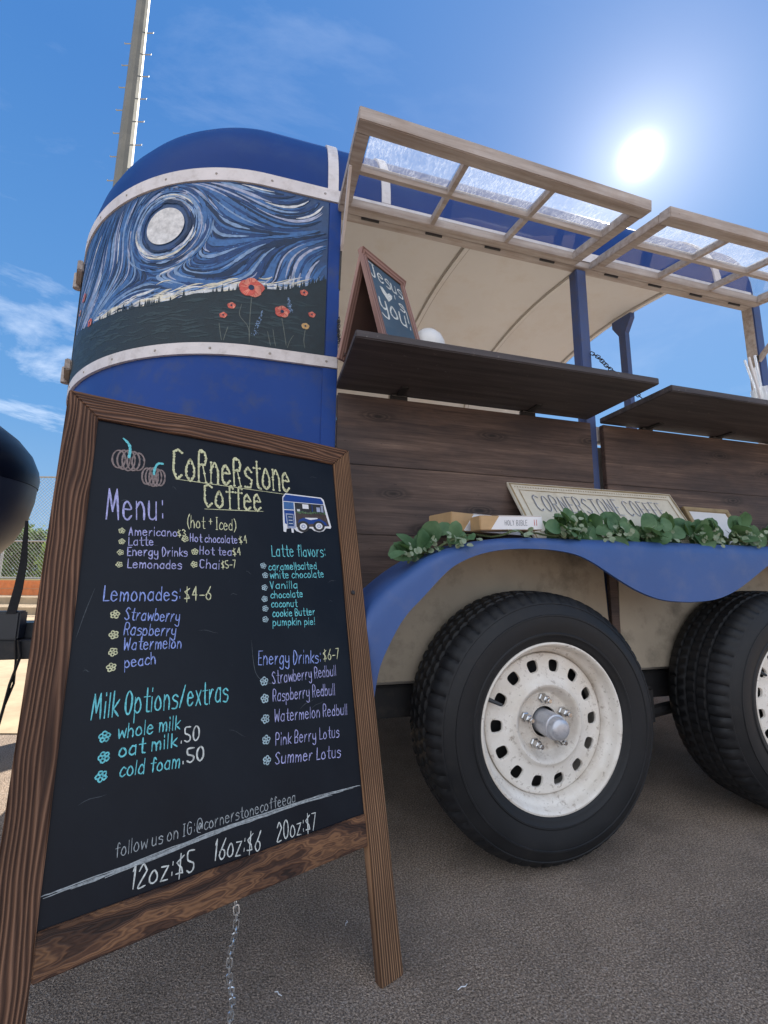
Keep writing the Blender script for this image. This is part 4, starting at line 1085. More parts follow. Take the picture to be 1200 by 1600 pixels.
# rear support frame
def BPB(a, b, z): return SP(a, b, -.006+z)
def rplank(a, b, L, wd, xd, yd, mat):
    x = xd; y = yd; return None
HT = SP(-.3, SH-.03, -TH-.004)
RV = (SV*cos(.46)+SN*sin(.46))   # rear leg leans the other way, downwards direction is -RV
def rear(a, wdt, mat):
    o_ = SP(a, SH-.02, -TH-.004); y = SU; x = -(SV*1.0).lerp(SV, 0)
    dn = -(SV*cos(.44)+SN*sin(.44)); L = (o_.z-.0)/(-dn.z)-.012
    z = dn.cross(y); o = plank('rear_leg', o_ if z.dot(SN) < 0 else o_, dn, y, L, wdt, TH, mat, sg, bev=.0015); o.matrix_basis = SI @ o.matrix_basis; return o_, dn, L
rear(-SW+.004, .04, M['leg_wood']); o_, dn, L = rear(-.044, .04, M['leg_wood'])
q = o_+dn*(L*.72); pk_ = plank('rear_cross_rail', q-SU*(SW-.096), SU, -dn, SW-.10, .04, .016, M['leg_wood'], sg); pk_.matrix_basis = SI @ pk_.matrix_basis
bm = BM(); c0 = SP(-.030, .690, .0005)
dk = [bm.verts.new(c0+SU*.0055*cos(2*pi*k/14)+SV*.0055*sin(2*pi*k/14)) for k in range(14)]; dt = [bm.verts.new(v.co+SN*.003-(v.co-c0)*.25) for v in dk]
bm.faces.new(dt)
for k in range(14): bm.faces.new((dk[k], dk[(k+1) % 14], dt[(k+1) % 14], dt[k]))
sp('bolt_head', bm, M['dark_metal'])
bm = BM(); ch0 = SP(-.2955, .205, -.012); pts = [ch0+Vector((.004*sin(i*1.1), .003*cos(i*1.7), -i*.02)) for i in range(12)]
gz = max(.004, 0); pts = [p for p in pts if p.z > .004]+[Vector((ch0.x+.002, ch0.y-.01, .004)), Vector((ch0.x+.03, ch0.y-.05, .003))]
chain(bm, pts, .0125, .0042, .0011); sp('spreader_chain', bm, M['bright_steel'], True)
bm = BM()
for k in range(9):
    a = -SW+.003+k*.0052; P = [Vector((a+j*.0017, .1205+.0012*sin(k*2.1+j))) for j in range(3)]; ribbon(bm, P, .0028, SP, .0007, 0)
sp('chalk_smudge', bm, INK['W'])
TEXT = [
('title', 'CoRneRstone', -0.4153, 0.9185, -0.1682, 0.9238, 0.0640, 'Y', 0.8, 'bead'),
('title', 'Coffee', -0.3554, 0.8662, -0.2378, 0.8685, 0.050, 'Y', 0.8, 'bead'),
('menu', 'Menu:', -0.5191, 0.8234, -0.4269, 0.8291, 0.0552, 'L', 1.0, ''),
('menu', '(hot + Iced)', -0.3861, 0.8187, -0.2943, 0.8199, 0.0244, 'Y', 1.0, ''),
('menu', 'Americano', -0.483, 0.7956, -0.4035, 0.7993, 0.016, 'L', 1.0, ''),
('menu', '$3', -0.4024, 0.7994, -0.3878, 0.8017, 0.0128, 'Y', 1.0, ''),
('menu', 'Latte', -0.4817, 0.7768, -0.4424, 0.7792, 0.0156, 'L', 1.0, ''),
('menu', 'Energy Drinks', -0.4823, 0.7581, -0.3853, 0.7615, 0.0157, 'L', 1.0, ''),
('menu', 'Lemonades', -0.4807, 0.7364, -0.3944, 0.7366, 0.0153, 'L', 1.0, ''),
('menu', 'Hot chocolate', -0.3806, 0.7907, -0.2905, 0.7928, 0.0159, 'L', 1.0, ''),
('menu', '$4', -0.2866, 0.7931, -0.2694, 0.7956, 0.0152, 'Y', 1.0, ''),
('menu', 'Hot tea', -0.3626, 0.7663, -0.302, 0.7667, 0.0156, 'L', 1.0, ''),
('menu', '$4', -0.2995, 0.7668, -0.2828, 0.769, 0.0147, 'Y', 1.0, ''),
('menu', 'Chai', -0.362, 0.74, -0.3254, 0.7386, 0.0164, 'L', 1.0, ''),
('menu', '$5-7', -0.3217, 0.74, -0.2932, 0.7421, 0.0156, 'Y', 1.0, ''),
('flavors', 'Latte flavors:', -0.2178, 0.7693, -0.0891, 0.7739, 0.025, 'C', 1.0, ''),
('flavors', 'caramel|salted', -0.2258, 0.7387, -0.1141, 0.7447, 0.0156, 'C', 1.0, ''),
('flavors', 'white chocolate', -0.2235, 0.7212, -0.0979, 0.7261, 0.0155, 'C', 1.0, ''),
('flavors', 'Vanilla', -0.2242, 0.6999, -0.163, 0.7014, 0.0149, 'C', 1.0, ''),
('flavors', 'chocolate', -0.2234, 0.6803, -0.1522, 0.6822, 0.0147, 'C', 1.0, ''),
('flavors', 'coconut', -0.2226, 0.6622, -0.1666, 0.6622, 0.0145, 'C', 1.0, ''),
('flavors', 'cookie Butter', -0.2206, 0.643, -0.1262, 0.6437, 0.0144, 'C', 1.0, ''),
('flavors', 'pumpkin pie!', -0.2212, 0.6255, -0.1276, 0.6237, 0.0142, 'C', 1.0, ''),
('lemonades', 'Lemonades:', -0.5113, 0.6794, -0.3933, 0.6788, 0.0245, 'B', 1.0, ''),
('lemonades', '$4-6', -0.3869, 0.6787, -0.34, 0.6792, 0.0238, 'Y', 1.0, ''),
('lemonades', 'Strawberry', -0.4789, 0.6481, -0.3939, 0.6403, 0.0197, 'B', 1.0, ''),
('lemonades', 'Raspberry', -0.478, 0.6232, -0.3992, 0.6164, 0.0192, 'B', 1.0, ''),
('lemonades', 'Watermelon', -0.4771, 0.5989, -0.3891, 0.5952, 0.0189, 'B', 1.0, ''),
('lemonades', 'peach', -0.4732, 0.5709, -0.428, 0.5735, 0.0182, 'B', 1.0, ''),
('milk', 'Milk Options/extras', -0.5121, 0.501, -0.3097, 0.4987, 0.0353, 'C', 1.15, ''),
('milk', 'whole milk', -0.4749, 0.4683, -0.3871, 0.4666, 0.0206, 'C', 1.1, ''),
('milk', 'oat milk', -0.4712, 0.4424, -0.391, 0.4419, 0.0201, 'C', 1.1, ''),
('milk', '.50', -0.3844, 0.4454, -0.3557, 0.4448, 0.0212, 'W', 1.1, ''),
('milk', 'cold foam', -0.4683, 0.4155, -0.3849, 0.4105, 0.0196, 'C', 1.1, ''),
('milk', '.50', -0.3804, 0.415, -0.3479, 0.4139, 0.0207, 'W', 1.1, ''),
('energy', 'Energy Drinks:', -0.2527, 0.5546, -0.12, 0.5457, 0.0242, 'B', 1.0, ''),
('energy', '$6-7', -0.1137, 0.5501, -0.0754, 0.5493, 0.0206, 'Y', 1.0, ''),
('energy', 'Strawberry Redbull', -0.226, 0.5174, -0.0862, 0.5171, 0.0216, 'L', 0.85, ''),
('energy', 'Raspberry Redbull', -0.2258, 0.4859, -0.0927, 0.4807, 0.021, 'L', 0.85, ''),
('energy', 'Watermelon Redbull', -0.2244, 0.4507, -0.0678, 0.4396, 0.0205, 'L', 0.85, ''),
('energy', 'Pink Berry Lotus', -0.2233, 0.4113, -0.0911, 0.4024, 0.0197, 'L', 0.85, ''),
('energy', 'Summer Lotus', -0.2256, 0.3819, -0.0917, 0.3663, 0.0191, 'L', 0.85, ''),
('social', 'follow us on IG:@cornerstonecoffeega', -0.4667, 0.3143, -0.1894, 0.3147, 0.0165, 'G', 0.7, ''),
('sizes', '12oz:$5', -0.4438, 0.27, -0.3594, 0.2644, 0.0268, 'W', 0.9, ''),
('sizes', '16oz:$6', -0.3303, 0.2693, -0.2554, 0.2615, 0.0277, 'W', 0.9, ''),
('sizes', '20oz:$7', -0.2262, 0.2648, -0.1511, 0.2627, 0.0264, 'W', 0.9, '')]
FLOWERS = [('menu', 'Y', -0.4943, 0.8031, 0.0068), ('menu', 'Y', -0.4928, 0.7831, 0.0068), ('menu', 'Y', -0.4933, 0.7633, 0.0067), ('menu', 'Y', -0.4935, 0.7416, 0.0066), ('menu', 'Y', -0.3899, 0.7952, 0.008), ('menu', 'Y', -0.372, 0.7709, 0.0081), ('menu', 'Y', -0.3724, 0.7459, 0.008), ('flavors', 'K', -0.2379, 0.7479, 0.0083), ('flavors', 'K', -0.2343, 0.7278, 0.0082), ('flavors', 'K', -0.2363, 0.7025, 0.0081), ('flavors', 'K', -0.2369, 0.6792, 0.008), ('flavors', 'K', -0.2361, 0.66, 0.008), ('flavors', 'K', -0.2366, 0.6386, 0.0079), ('lemonades', 'Y', -0.4933, 0.657, 0.0091), ('lemonades', 'Y', -0.4925, 0.6241, 0.009), ('lemonades', 'Y', -0.4912, 0.597, 0.0089), ('lemonades', 'Y', -0.4919, 0.5737, 0.0088), ('milk', 'C', -0.4927, 0.4741, 0.0102), ('milk', 'C', -0.4912, 0.4464, 0.0101), ('milk', 'C', -0.4922, 0.4216, 0.01), ('energy', 'K', -0.2422, 0.5239, 0.0101), ('energy', 'K', -0.2417, 0.4936, 0.01), ('energy', 'K', -0.2414, 0.4588, 0.0099), ('energy', 'K', -0.2411, 0.424, 0.0098), ('energy', 'K', -0.2408, 0.3911, 0.0097)]
LINES = [('title', 'Y', 0.0015, [(-0.4118, 0.9177), (-0.1857, 0.9166)]), ('title', 'Y', 0.0015, [(-0.3552, 0.8607), (-0.2349, 0.8689)]), ('smear', 'G', 0.004, [(-0.5492, 0.2999), (-0.5114, 0.302), (-0.4518, 0.3046), (-0.3756, 0.3098), (-0.318, 0.3135), (-0.2429, 0.3156), (-0.1705, 0.3171), (-0.1037, 0.3157), (-0.0532, 0.3127)]), ('smear', 'G', 0.003, [(-0.545, 0.2979), (-0.4896, 0.3001), (-0.4192, 0.3056), (-0.3378, 0.311), (-0.2653, 0.3139)])]
PUMPKINS = [(-0.4935, 0.9427, 0.0546, 0.0426), (-0.45, 0.9155, 0.0408, 0.039)]
STICKER = [(-0.1918, 0.9189), (-0.0734, 0.9205), (-0.0685, 0.8358), (-0.1898, 0.8199)]

bm = BM(); rs_ = random.Random(21)
for i in range(26):
    a = rs_.uniform(-.53, -.07); b = rs_.uniform(.33, .98); t = rs_.uniform(-.5, .5); L_ = rs_.uniform(.006, .035)
    ribbon(bm, [Vector((a+cos(t)*L_*k/5, b+sin(t)*L_*k/5+.002*sin(k))) for k in range(6)], rs_.uniform(.0004, .0011), BPB, .0004, 0, True)
P = [Vector(q) for q in ((-.265, .60), (-.262, .56), (-.255, .535), (-.235, .52), (-.20, .516))]; ribbon(bm, catmull(P, 5), .0012, BPB, .0004, 0, True)
P = [Vector(q) for q in ((-.525, .70), (-.535, .66), (-.543, .62))]; ribbon(bm, catmull(P, 5), .0010, BPB, .0004, 0, True)
link('chalk_scuffs', bm, INK['S'], board)
KEY = {}
blocks = {}
BN = {'title': 'title_lettering', 'menu': 'menu_lettering', 'flavors': 'flavour_lettering', 'lemonades': 'lemonade_lettering', 'milk': 'milk_lettering', 'energy': 'energy_drink_lettering', 'social': 'social_lettering', 'sizes': 'price_line', 'smear': 'chalk_line'}
ink_keys = list(INK)
def blk(b):
    if b not in blocks: blocks[b] = BM()
    return blocks[b]
def BP(a, b, z): return SP(a, b, -.006+z)
random.seed(11)
for b, s_, a0, b0, a1, b1, h, c, wt, st in TEXT: write(blk(b if b != 'sizes' else b+s_), s_, a0, b0, a1, b1, h, wt, BP, .0006, ink_keys.index(c), st, .22)
for b, c, x, y, r in FLOWERS: blossom(blk(b), x, y, r*.82, BP, .0006, ink_keys.index(c))
for b, c, w_, P in LINES:
    P = catmull([Vector(q) for q in P], 5) if len(P) > 2 else [Vector(P[0]).lerp(Vector(P[1]), t/8) for t in range(9)]
    for k in range(4 if b == 'smear' else 1): ribbon(blk(b), [q+Vector((0, -.004-.0015*k+random.uniform(-.0006, .0006) if b == 'smear' else 0)) for q in (P[k*3:len(P)-k*2] if b == 'smear' else P)], random.uniform(.0006, .0015) if b == 'smear' else w_, BP, .0005+k*.0001, ink_keys.index(c))
for b, m in blocks.items(): link(BN['sizes' if b[:5] == 'sizes' else b], m, [INK[k] for k in ink_keys], board)
bm = BM()
for (x, y, w_, h_) in PUMPKINS:
    for k in range(5):
        f = (k-2)/2; c = Vector((x+f*w_*.29, y)); rx = w_*.19; ry = h_*.5*(1-.14*abs(f))
        P = [c+Vector((rx*cos(2*pi*j/20), ry*sin(2*pi*j/20))) for j in range(21)]; ribbon(bm, P, .0030, BP, .0006+k*.0001, 0)
    P = catmull([Vector((x, y+h_*.15)), Vector((x+.001, y+h_*.5)), Vector((x-.002, y+h_*.8)), Vector((x-.010*w_/.05, y+h_*1.02))] if w_ > .045 else [Vector((x, y+h_*.15)), Vector((x+.001, y+h_*.45)), Vector((x+.006, y+h_*.75)), Vector((x+.014, y+h_*.78))], 5); ribbon(bm, P, .0045, BP, .0014, 1)
link('pumpkin_drawing', bm, [INK['T'], INK['C']], board)
# sticker: small picture of the trailer
STI = [M['paper'], M['blue'], M['p_mid'], M['clad'], M['p_white'], M['chassis'], M['p_violet'], M['leaf_big'], M['p_navy']]
bm = BM(); A_, B_, C_, D_ = [Vector(q) for q in STICKER]
def sk(u, v, z): # u 0..1 left-right, v 0..1 top-bottom
    p = A_.lerp(B_, u).lerp(D_.lerp(C_, u), v); return BP(p.x, p.y, z)
def spoly(pts, z, mi): bm.faces.new([bm.verts.new(sk(u, v, z)) for u, v in pts]).material_index = mi
def sdisc(u, v, r, z, mi): spoly([(u+r*cos(2*pi*k/20), v+r*1.15*sin(2*pi*k/20)) for k in range(20)], z, mi)
spoly([(.02, .10), (.08, .0), (.86, .0), (.91, .06), (1.0, .86), (.98, .91), (.88, .89), (.82, .97), (.72, .99), (.62, .95), (.56, .88), (.50, .88), (.44, .96), (.35, .99), (.26, .94), (.20, .86), (.20, .97), (.16, .97), (.15, .86), (.06, .87), (.05, .95), (.0, .93), (.0, .75)], .0008, 0)
spoly([(.035, .12), (.09, .03), (.84, .03), (.885, .12), (.89, .20), (.03, .20)], .0010, 1)
spoly([(.035, .215), (.24, .215), (.24, .40), (.035, .40)], .0010, 2); spoly([(.035, .42), (.24, .42), (.24, .86), (.035, .74)], .0010, 1)
spoly([(.26, .215), (.89, .215), (.905, .45), (.26, .45)], .0010, 5); spoly([(.26, .45), (.905, .45), (.96, .84), (.26, .84)], .00105, 3)
for u, v, a, b, mi in ((.42, .24, .55, .36, 0), (.72, .30, .80, .43, 6), (.82, .24, .87, .44, 6), (.62, .24, .635, .45, 1), (.30, .38, .36, .44, 4), (.04, .20, .89, .214, 0), (.035, .40, .24, .418, 0), (.45, .60, .72, .66, 0)): spoly([(u, v), (a, v), (a, b), (u, b)], .0012, mi)
spoly([(.28, .80), (.32, .66), (.42, .60), (.56, .66), (.76, .62), (.88, .72), (.92, .82), (.60, .76)], .0013, 1)
for u in (.40, .73): sdisc(u, .83, .125, .0015, 5); sdisc(u, .83, .075, .0017, 0); sdisc(u, .83, .045, .0018, 6); sdisc(u, .83, .02, .0019, 0)
spoly([(.06, .50), (.22, .51), (.23, .87), (.08, .86)], .0013, 6); spoly([(.08, .53), (.205, .54), (.21, .82), (.095, .81)], .0015, 8)
for k in range(3): spoly([(.11, .58+k*.08), (.19, .585+k*.08), (.19, .60+k*.08), (.11, .595+k*.08)], .0017, 4)
for i in range(60):
    u = random.uniform(.27, .90); v = .46+random.uniform(-.02, .03); sdisc(u, v, .012, .0016+random.random()*.0002, 7)
link('trailer_sticker', bm, STI, board)

# ------------------------------------------------------------------ things on the shelf
ms = thing('tabletop_chalkboard', 'small wooden A-frame chalkboard with a heart message standing on the serving shelf', 'sign', (.07, -.20, 1.2915))
MD = Vector((.838, .546, 0)); MN = Vector((.546, -.838, 0))
def mini(face):
    tl = Vector((.027, -.213, 1.585)); foot = tl+MN*(.085 if face else -.085); foot.z = 1.2925
    v = (tl-foot); H = v.length; v.normalize(); u = MD.copy(); n = u.cross(v)
    if n.dot(MN if face else -MN) < 0: n = -n
    return foot, u, v, n, H
MI = Matrix.Translation((-.07, .20, -1.2915)); mw_ = .185
def mq(name, o, x, y, L, wd, th, mat, ends=(0, 0)):
    q = plank(name, o, x, y, L, wd, th, mat, ms, bev=.001, ends=ends); q.matrix_basis = MI @ q.matrix_basis; return q
for face in (True, False):
    F, u, v, n, H = mini(face); b_ = .020; th = .012
    z1 = v.cross(u)
    def org(p, x, y): 
        z = x.cross(y); return p if z.dot(n) < 0 else p-n*th
    mq('stile', org(F, v, u), v, u, H, b_, th, M['mini_wood'], (0, b_)); p = F+u*mw_; mq('stile', org(p, v, -u), v, -u, H, b_, th, M['mini_wood'], (0, b_))
    p = F+v*H; mq('rail', org(p, u, -v), u, -v, mw_, b_, th-.0005, M['mini_wood'], (b_, b_)); p = F+u*b_; mq('rail', org(p, u, v), u, v, mw_-2*b_, b_, th-.0005, M['mini_wood'])
    bm = BM(); c = [F+u*a+v*b-n*.004 for a, b in ((b_-.003, b_-.003), (mw_-b_+.003, b_-.003), (mw_-b_+.003, H-b_+.003), (b_-.003, H-b_+.003))]
    va = [bm.verts.new(p) for p in c]; vb = [bm.verts.new(p-n*.004) for p in c]; bm.faces.new(va); bm.faces.new(vb[::-1])
    for i in range(4): bm.faces.new((va[i], vb[i], vb[(i+1) % 4], va[(i+1) % 4]))
    o = link('writing_panel' if face else 'back_panel', bm, paint('small_board', (.045, .085, .125), rough=.5, scale=10, dirt=(.09, .13, .16), dirt_amt=.5) if face else M['mini_back'], ms); o.matrix_basis = MI
    if face:
        bm = BM(); pf = lambda a, b, z: F+u*a+v*b+n*(-.004+z)
        write(bm, 'Jesus', .026, H*.735, .158, H*.725, .050, 1.0, pf, .0006); link('chalk_word', bm, INK['W'], o); bm = BM(); write(bm, "'s", .112, H*.540, .148, H*.535, .040, 1.0, pf, .0006); link('chalk_word', bm, INK['W'], o); bm = BM(); write(bm, 'you!', .032, H*.36, .158, H*.345, .062, 1.0, pf, .0006)
        link('chalk_word', bm, INK['W'], o)
        bm = BM(); P = [(.075, H*.525), (.096, H*.60), (.101, H*.645), (.089, H*.655), (.077, H*.62), (.062, H*.67), (.050, H*.66), (.056, H*.60)]
        bm.faces.new([bm.verts.new(pf(a, b, .0007)) for a, b in P])
        q = link('chalk_heart', bm, INK['W'], o)
# white lidded pot behind the small sign
pt_ = thing('lidded_pot', 'white domed pot with red and teal band peeking over the shelf beside the small sign', 'pot', (.262, -.10, 1.2915))
bm = BM(); rg = lathe(bm, [(.036, .0), (.043, .006), (.046, .06), (.046, .085)], 28, 'Z'); capring(bm, rg[0]); link('pot_body', bm, M['red_band'], pt_, True)
bm = BM(); lathe(bm, [(.0465, .04), (.0468, .07)], 28, 'Z'); link('teal_stripe', bm, M['teal_band'], pt_, True)
bm = BM(); rg = lathe(bm, [(.047, .085), (.052, .088), (.054, .098), (.051, .115), (.043, .133), (.028, .148), (.010, .154)], 32, 'Z'); capring(bm, rg[-1]); capring(bm, rg[0]); link('domed_lid', bm, M['white_plastic'], pt_, True)
# straws in a tumbler on the right shelf
cp = thing('straw_tumbler', 'clear tumbler holding straws on the right serving shelf', 'tumbler', (1.585, -.14, 1.2825))
bm = BM(); rg = lathe(bm, [(.032, .0), (.040, .13), (.038, .13), (.030, .004)], 24, 'Z'); capring(bm, rg[0]); link('tumbler_body', bm, M['straw'], cp, True)
SL = [('clear straw leaning left in the tumbler', -.09, -.02, .235), ('clear straw standing tallest in the tumbler', -.01, .01, .27), ('clear straw leaning right at the tumbler rim', .06, -.02, .25), ('clear straw at the back of the tumbler', .03, .04, .24), ('clear straw second from the left in the tumbler', -.05, .02, .25), ('clear straw leaning toward the counter front', .015, -.045, .245)]
for i, (lb, lx, ly, L_) in enumerate(SL):
    bm = BM(); a = Vector((lx*.1, ly*.1, .006)); b = Vector((lx, ly, L_)); rgs = []
    tube(bm, [a, b], .0042, 10, cap=False)
    o = link('drinking_straw', bm, M['straw'] if i % 3 else M['paper'], None, True); o.location = (1.585, -.14, 1.2825); tag(o, lb, 'straw', 'straws in the tumbler')

# ------------------------------------------------------------------ things on the fender
def book(label, loc, rz, L_, D_, H_, tilt=0):
    t = thing('boxed_bible', label, 'book', loc); t.rotation_euler = (0, tilt, rz)
    bm = BM(); box(bm, (0, 0, 0), (L_, D_, H_), bev=.002); link('carton', bm, M['kraft'], t)
    bm = BM(); pts_ = [(L_*.16, .0015), (L_-.002, .0015), (L_-.002, H_-.0015), (L_*.30, H_-.0015)]; f0 = [bm.verts.new((a, -.0012, b)) for a, b in pts_]; f1 = [bm.verts.new((a, .0005, b)) for a, b in pts_]; bm.faces.new(f0); [bm.faces.new((f0[i], f1[i], f1[(i+1) % 4], f0[(i+1) % 4])) for i in range(4)]; box(bm, (L_*.30, .0005, H_), (L_-.002, D_-.003, H_+.0008)); sl = link('white_spine', bm, M['paper'], t)
    bm = BM(); pf = lambda a, b, z: Vector((a, -.0012-z, b))
    write(bm, 'HOLY BIBLE', L_*.38, H_*.33, L_*.74, H_*.33, H_*.34, .8, pf, .0004, 0, '', .04)
    link('spine_lettering', bm, [M['grey_ink'], M['red_ink']], sl); bm = BM()
    for k in range(4): ribbon(bm, [Vector((L_*.86+(k % 2)*.007, H_*(.35+.2*(k//2)))), Vector((L_*.86+(k % 2)*.007, H_*(.50+.2*(k//2))))], .003, pf, .0004, 1)
    link('spine_mark', bm, [M['grey_ink'], M['red_ink']], sl)
book('lower white boxed Holy Bible in front on the garland, red mark at its right end', (.350, -.236, .829), .07, .195, .050, .038, -.045)
book('upper white boxed Holy Bible lying behind and left of the other one', (.292, -.186, .832), .27, .262, .10, .050, 0)
sgn = thing('shop_plaque', 'cream metal plaque with dotted border and shop name leaning on the plank wall', 'sign', (.59, -.13, .82))
PO = Vector((.590, -.125, .820)); PV = Vector((-.028, .103, .195)); PU = Vector((.648, .0, .0)); 
# leaning plaque, slightly raked left edge
pn = PU.cross(PV).normalized()
if pn.y > 0: pn = -pn
PL = PV.length; PVn = PV.normalized(); PUn = PU.normalized()
def PQ(a, b, z): return PO+PUn*a+PVn*b+pn*z-Vector((.59, -.13, .82))
bm = BM(); cs = [(0, 0), (.648, 0), (.664, PL), (0, PL)]
va = [bm.verts.new(PQ(a, b, 0)) for a, b in cs]; vb = [bm.verts.new(PQ(a, b, -.008)) for a, b in cs]; bm.faces.new(va); bm.faces.new(vb[::-1])
for i in range(4): bm.faces.new((va[i], vb[i], vb[(i+1) % 4], va[(i+1) % 4]))
link('plaque_plate', bm, M['plaque'], sgn)
bm = BM()
fr_ = lambda e: [(e, e), (.648-e, e), (.662-e, PL-e), (e, PL-e)]
for e, w_ in ((.006, .006), (.030, .003)):
    q = [Vector(p) for p in fr_(e)]; q.append(q[0].copy())
    for a, b in zip(q[:-1], q[1:]):
        P = [a.lerp(b, t/10) for t in range(11)]; ribbon(bm, P, w_, PQ, .0015, 0)
for k in range(64):
    for b in (.018, PL-.018): dot(bm, (.02+k*.0097, b), .0022, PQ, .0018, 0, 8)
link('dotted_border', bm, M['gold'], sgn)
bm = BM(); write(bm, 'CORNERSTONE COFFEE', .065, PL*.50, .575, PL*.50, .062, .85, PQ, .0016, 0, '', .03); write(bm, 'CORNERSTONE COFFEE', .068, PL*.495, .578, PL*.495, .062, .35, PQ, .0024, 1, '', .0)
link('plaque_lettering', bm, [M['grey_ink'], M['paper']], sgn)
pf_ = thing('picture_frame', 'small gold picture frame with white paper leaning right of the cream plaque', 'frame', (1.27, -.10, .82))
bm = BM()
fu = Vector((.97, -.05, -.02)).normalized(); fv = Vector((-.03, .40, .9)).normalized(); fn_ = fu.cross(fv)
if fn_.y > 0: fn_ = -fn_
def FQ(a, b, z): return fu*a+fv*b+fn_*z
def fbox(bm, a0, a1, b0, b1, z0, z1, mi=0):
    vs = [bm.verts.new(FQ(a, b, z)) for a in (a0, a1) for b in (b0, b1) for z in (z0, z1)]
    for q in ((0, 1, 3, 2), (4, 6, 7, 5), (0, 4, 5, 1), (2, 3, 7, 6), (0, 2, 6, 4), (1, 5, 7, 3)): bm.faces.new([vs[i] for i in q]).material_index = mi
fbox(bm, 0, .20, 0, .016, -.01, .004); fbox(bm, 0, .20, .148, .164, -.01, .004); fbox(bm, 0, .016, .0161, .1479, -.01, .0038); fbox(bm, .184, .20, .0161, .1479, -.01, .0038)
bmesh.ops.bevel(bm, geom=list(bm.edges), offset=.0015, segments=2, affect='EDGES', clamp_overlap=True); link('gold_moulding', bm, M['gold'], pf_)
bm = BM(); fbox(bm, .0161, .1839, .0161, .1479, -.006, -.002); link('white_paper', bm, M['paper'], pf_)
# eucalyptus garland
gl_ = thing('eucalyptus_garland', 'green eucalyptus garland with round leaves draped along the blue fender', 'garland', (.75, -.15, .82))
rg_ = random.Random(3)
def fender_top(x):
    for a, b in zip(UU[:-1], UU[1:]):
        if a.x <= x <= b.x: return a.y+(b.y-a.y)*(x-a.x)/max(1e-6, b.x-a.x)
    return .817
SPINE = []
for k in range(90):
    x = .165+k*.0185; SPINE.append(Vector((x, -.205+.03*sin(k*.7)+(.02 if x > .6 else 0), fender_top(x)+.012+.006*sin(k*1.3))))
def leaf(bm, p, d, nrm, L_, Wd, mi=0, curl=.15):
    d = d.normalized(); s_ = d.cross(nrm).normalized(); n_ = s_.cross(d)
    rows = []
    for i in range(9):
        t = i/8; w_ = Wd*max(.02, 1-abs(2*t-1)**2.3)**.55*.5; c = p+d*L_*t+n_*(-curl*L_*t*t)
        rows.append([bm.verts.new(c-s_*w_+n_*w_*.25), bm.verts.new(c), bm.verts.new(c+s_*w_+n_*w_*.25)])
    for A, B in zip(rows[:-1], rows[1:]):
        for k in range(2): bm.faces.new((A[k], A[k+1], B[k+1], B[k]))
O0 = Vector((.75, -.15, .82))
bs = BM(); tube(bs, [p-O0 for p in SPINE], .003, 6); bl = BM(); b2 = BM()
def clear(p): return not (.27 < p.x < .57 and (p.z > .826 or p.y > -.225))
for i, p in enumerate(SPINE):
    x = p.x
    dens = 4 if (x < .30 or x > .58) else 3
    for k in range(dens):
        a = rg_.uniform(0, 2*pi); d = Vector((rg_.gauss(0, .6), -abs(rg_.gauss(.35, .5)), rg_.gauss(.45, .55)))
        hmax = .058 if x > .58 else (.05 if x < .32 else .022)
        q = p+Vector((rg_.uniform(-.02, .02), rg_.uniform(-.025, .03), rg_.uniform(0, hmax*.62)))
        if not clear(q): continue
        sz = rg_.uniform(.036, .066) if (x > .58 or x < .27) else rg_.uniform(.018, .03)
        nr = Vector((rg_.gauss(0, .5), -.9+rg_.gauss(0, .55), .4+rg_.gauss(0, .5))); d = d-nr*d.dot(nr)/nr.dot(nr)
        leaf(bl, q-O0, d, nr, sz, sz*.86, curl=rg_.uniform(-.1, .4))
        if k % 2: tube(bs, [p-O0, (p+q)/2-O0+Vector((0, 0, .004)), q-O0], .0012, 5)
    for k in range(3):
        hmax = .04 if x > .58 else .03
        q = p+Vector((rg_.uniform(-.02, .02), rg_.uniform(-.045, .02), rg_.uniform(-.012, hmax*.7)))
        if not clear(q): continue
        for j in range(3):
            d = Vector((rg_.gauss(0, 1), rg_.gauss(-.3, .8), rg_.gauss(.2, .9))); nr = Vector((rg_.gauss(0, .6), -.8, .6+rg_.gauss(0, .5))); d = d-nr*d.dot(nr)/nr.dot(nr); sz = rg_.uniform(.010, .019)
            leaf(b2, q-O0+Vector((rg_.gauss(0, .006), rg_.gauss(0, .006), rg_.gauss(0, .006))), d, nr, sz, sz*.85)
link('stems', bs, M['stem'], gl_, True); link('round_leaves', bl, M['leaf_big'], gl_, True, recalc=False); link('small_pale_leaves', b2, M['leaf_small'], gl_, True, recalc=False)

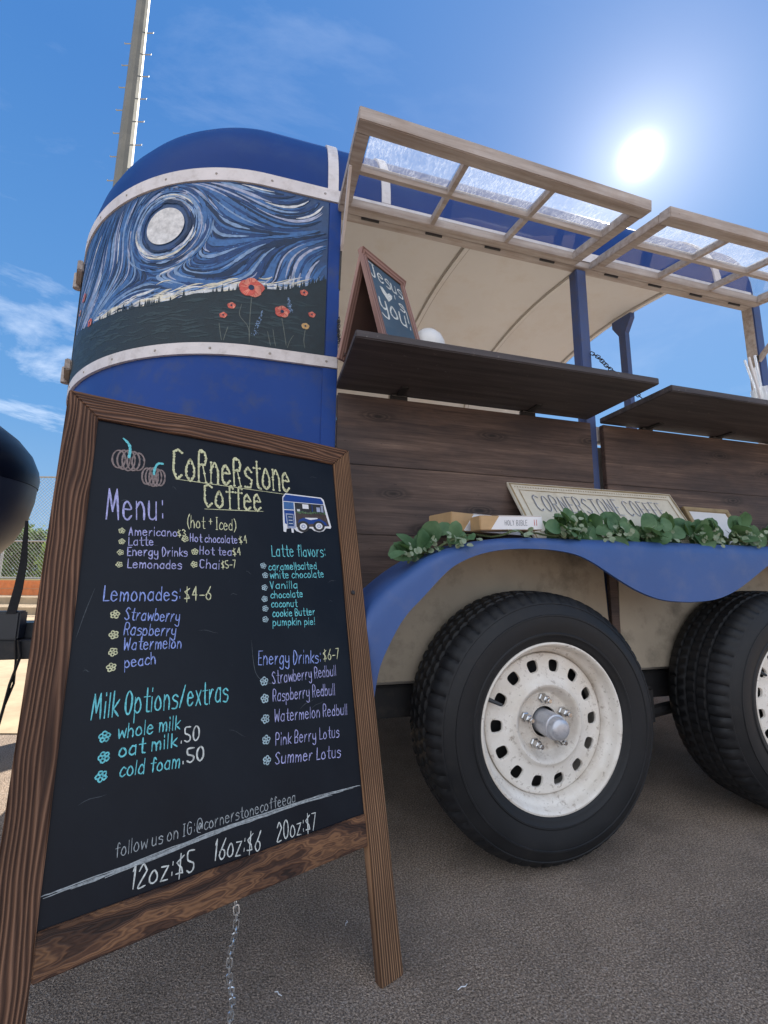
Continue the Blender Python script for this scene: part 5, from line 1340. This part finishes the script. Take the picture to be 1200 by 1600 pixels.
# ------------------------------------------------------------------ rounded black cover above the tongue
tk = thing('black_tank_cover', 'rounded black tank cover with dark grey belly left of the chalkboard above the trailer tongue', 'tank', (-1.525, .85, .39))
bm = BM(); c = Vector((-1.46, .85, 0)); prof = [(.0001, .70), (.10, .705), (.20, .735), (.27, .79), (.325, .87), (.36, .96), (.375, 1.04), (.378, 1.10)]
O1 = Vector((-1.46, .85, .40))
prof2 = [(.381, 1.10), (.384, 1.14), (.376, 1.18), (.35, 1.24), (.30, 1.30), (.24, 1.345), (.15, 1.385), (.0001, 1.41)]
def egg(pr, m_, nm):
    bm = BM(); lathe(bm, [(r, z-.40) for r, z in pr], 48, 'Z'); bmesh.ops.remove_doubles(bm, verts=bm.verts, dist=.0005)
    for v in bm.verts:
        v.co.z += .12*v.co.x*-1*(.3 if v.co.z > .7 else .25)
    return link(nm, bm, m_, tk, True)
egg(prof, M['black_soft'], 'tank_belly'); egg(prof2, M['black'], 'tank_lid')
bm = BM(); pts = [Vector((-1.045, .80, .93)), Vector((-1.037, .80, .76)), Vector((-1.043, .80, .66)), Vector((-1.055, .80, .565))]
for a, b, w0, w1 in zip(pts[:-1], pts[1:], (.005, .012, .015), (.012, .015, .016)):
    va = [bm.verts.new(a+Vector((i*w0, j*.002, 0))-O1) for i, j in ((-1, -1), (1, -1), (1, 1), (-1, 1))]; vb = [bm.verts.new(b+Vector((i*w1, j*.002, 0))-O1) for i, j in ((-1, -1), (1, -1), (1, 1), (-1, 1))]
    for k in range(4): bm.faces.new((va[k], va[(k+1) % 4], vb[(k+1) % 4], vb[k]))
link('webbing_strap', bm, M['strap'], tk)
bm = BM(); tube(bm, [(-.02, 0, .0), (-.02, 0, .31)], .05, 12); link('tank_stand', bm, M['chassis'], tk, True)

for lb, x, y, rz, L_ in (('pale straw scrap on the asphalt nearest the front wheel', .19, -.43, .2, .022), ('short pale straw scrap on the asphalt between the sign and the wheel', .02, -.24, 1.1, .014), ('curled pale scrap on the asphalt right of the chain', -.12, -.36, 2.3, .016)):
    bm = BM(); tube(bm, [(-L_/2, 0, .0018), (-L_*.1, .0015, .0026), (L_*.2, -.001, .0022), (L_/2, .002, .0016)], [.0006, .0009, .0009, .0005], 6)
    o = link('straw_scrap', bm, M['paper'], None, True); o.location = (x, y, 0); o.rotation_euler = (0, 0, rz); tag(o, lb, 'debris')
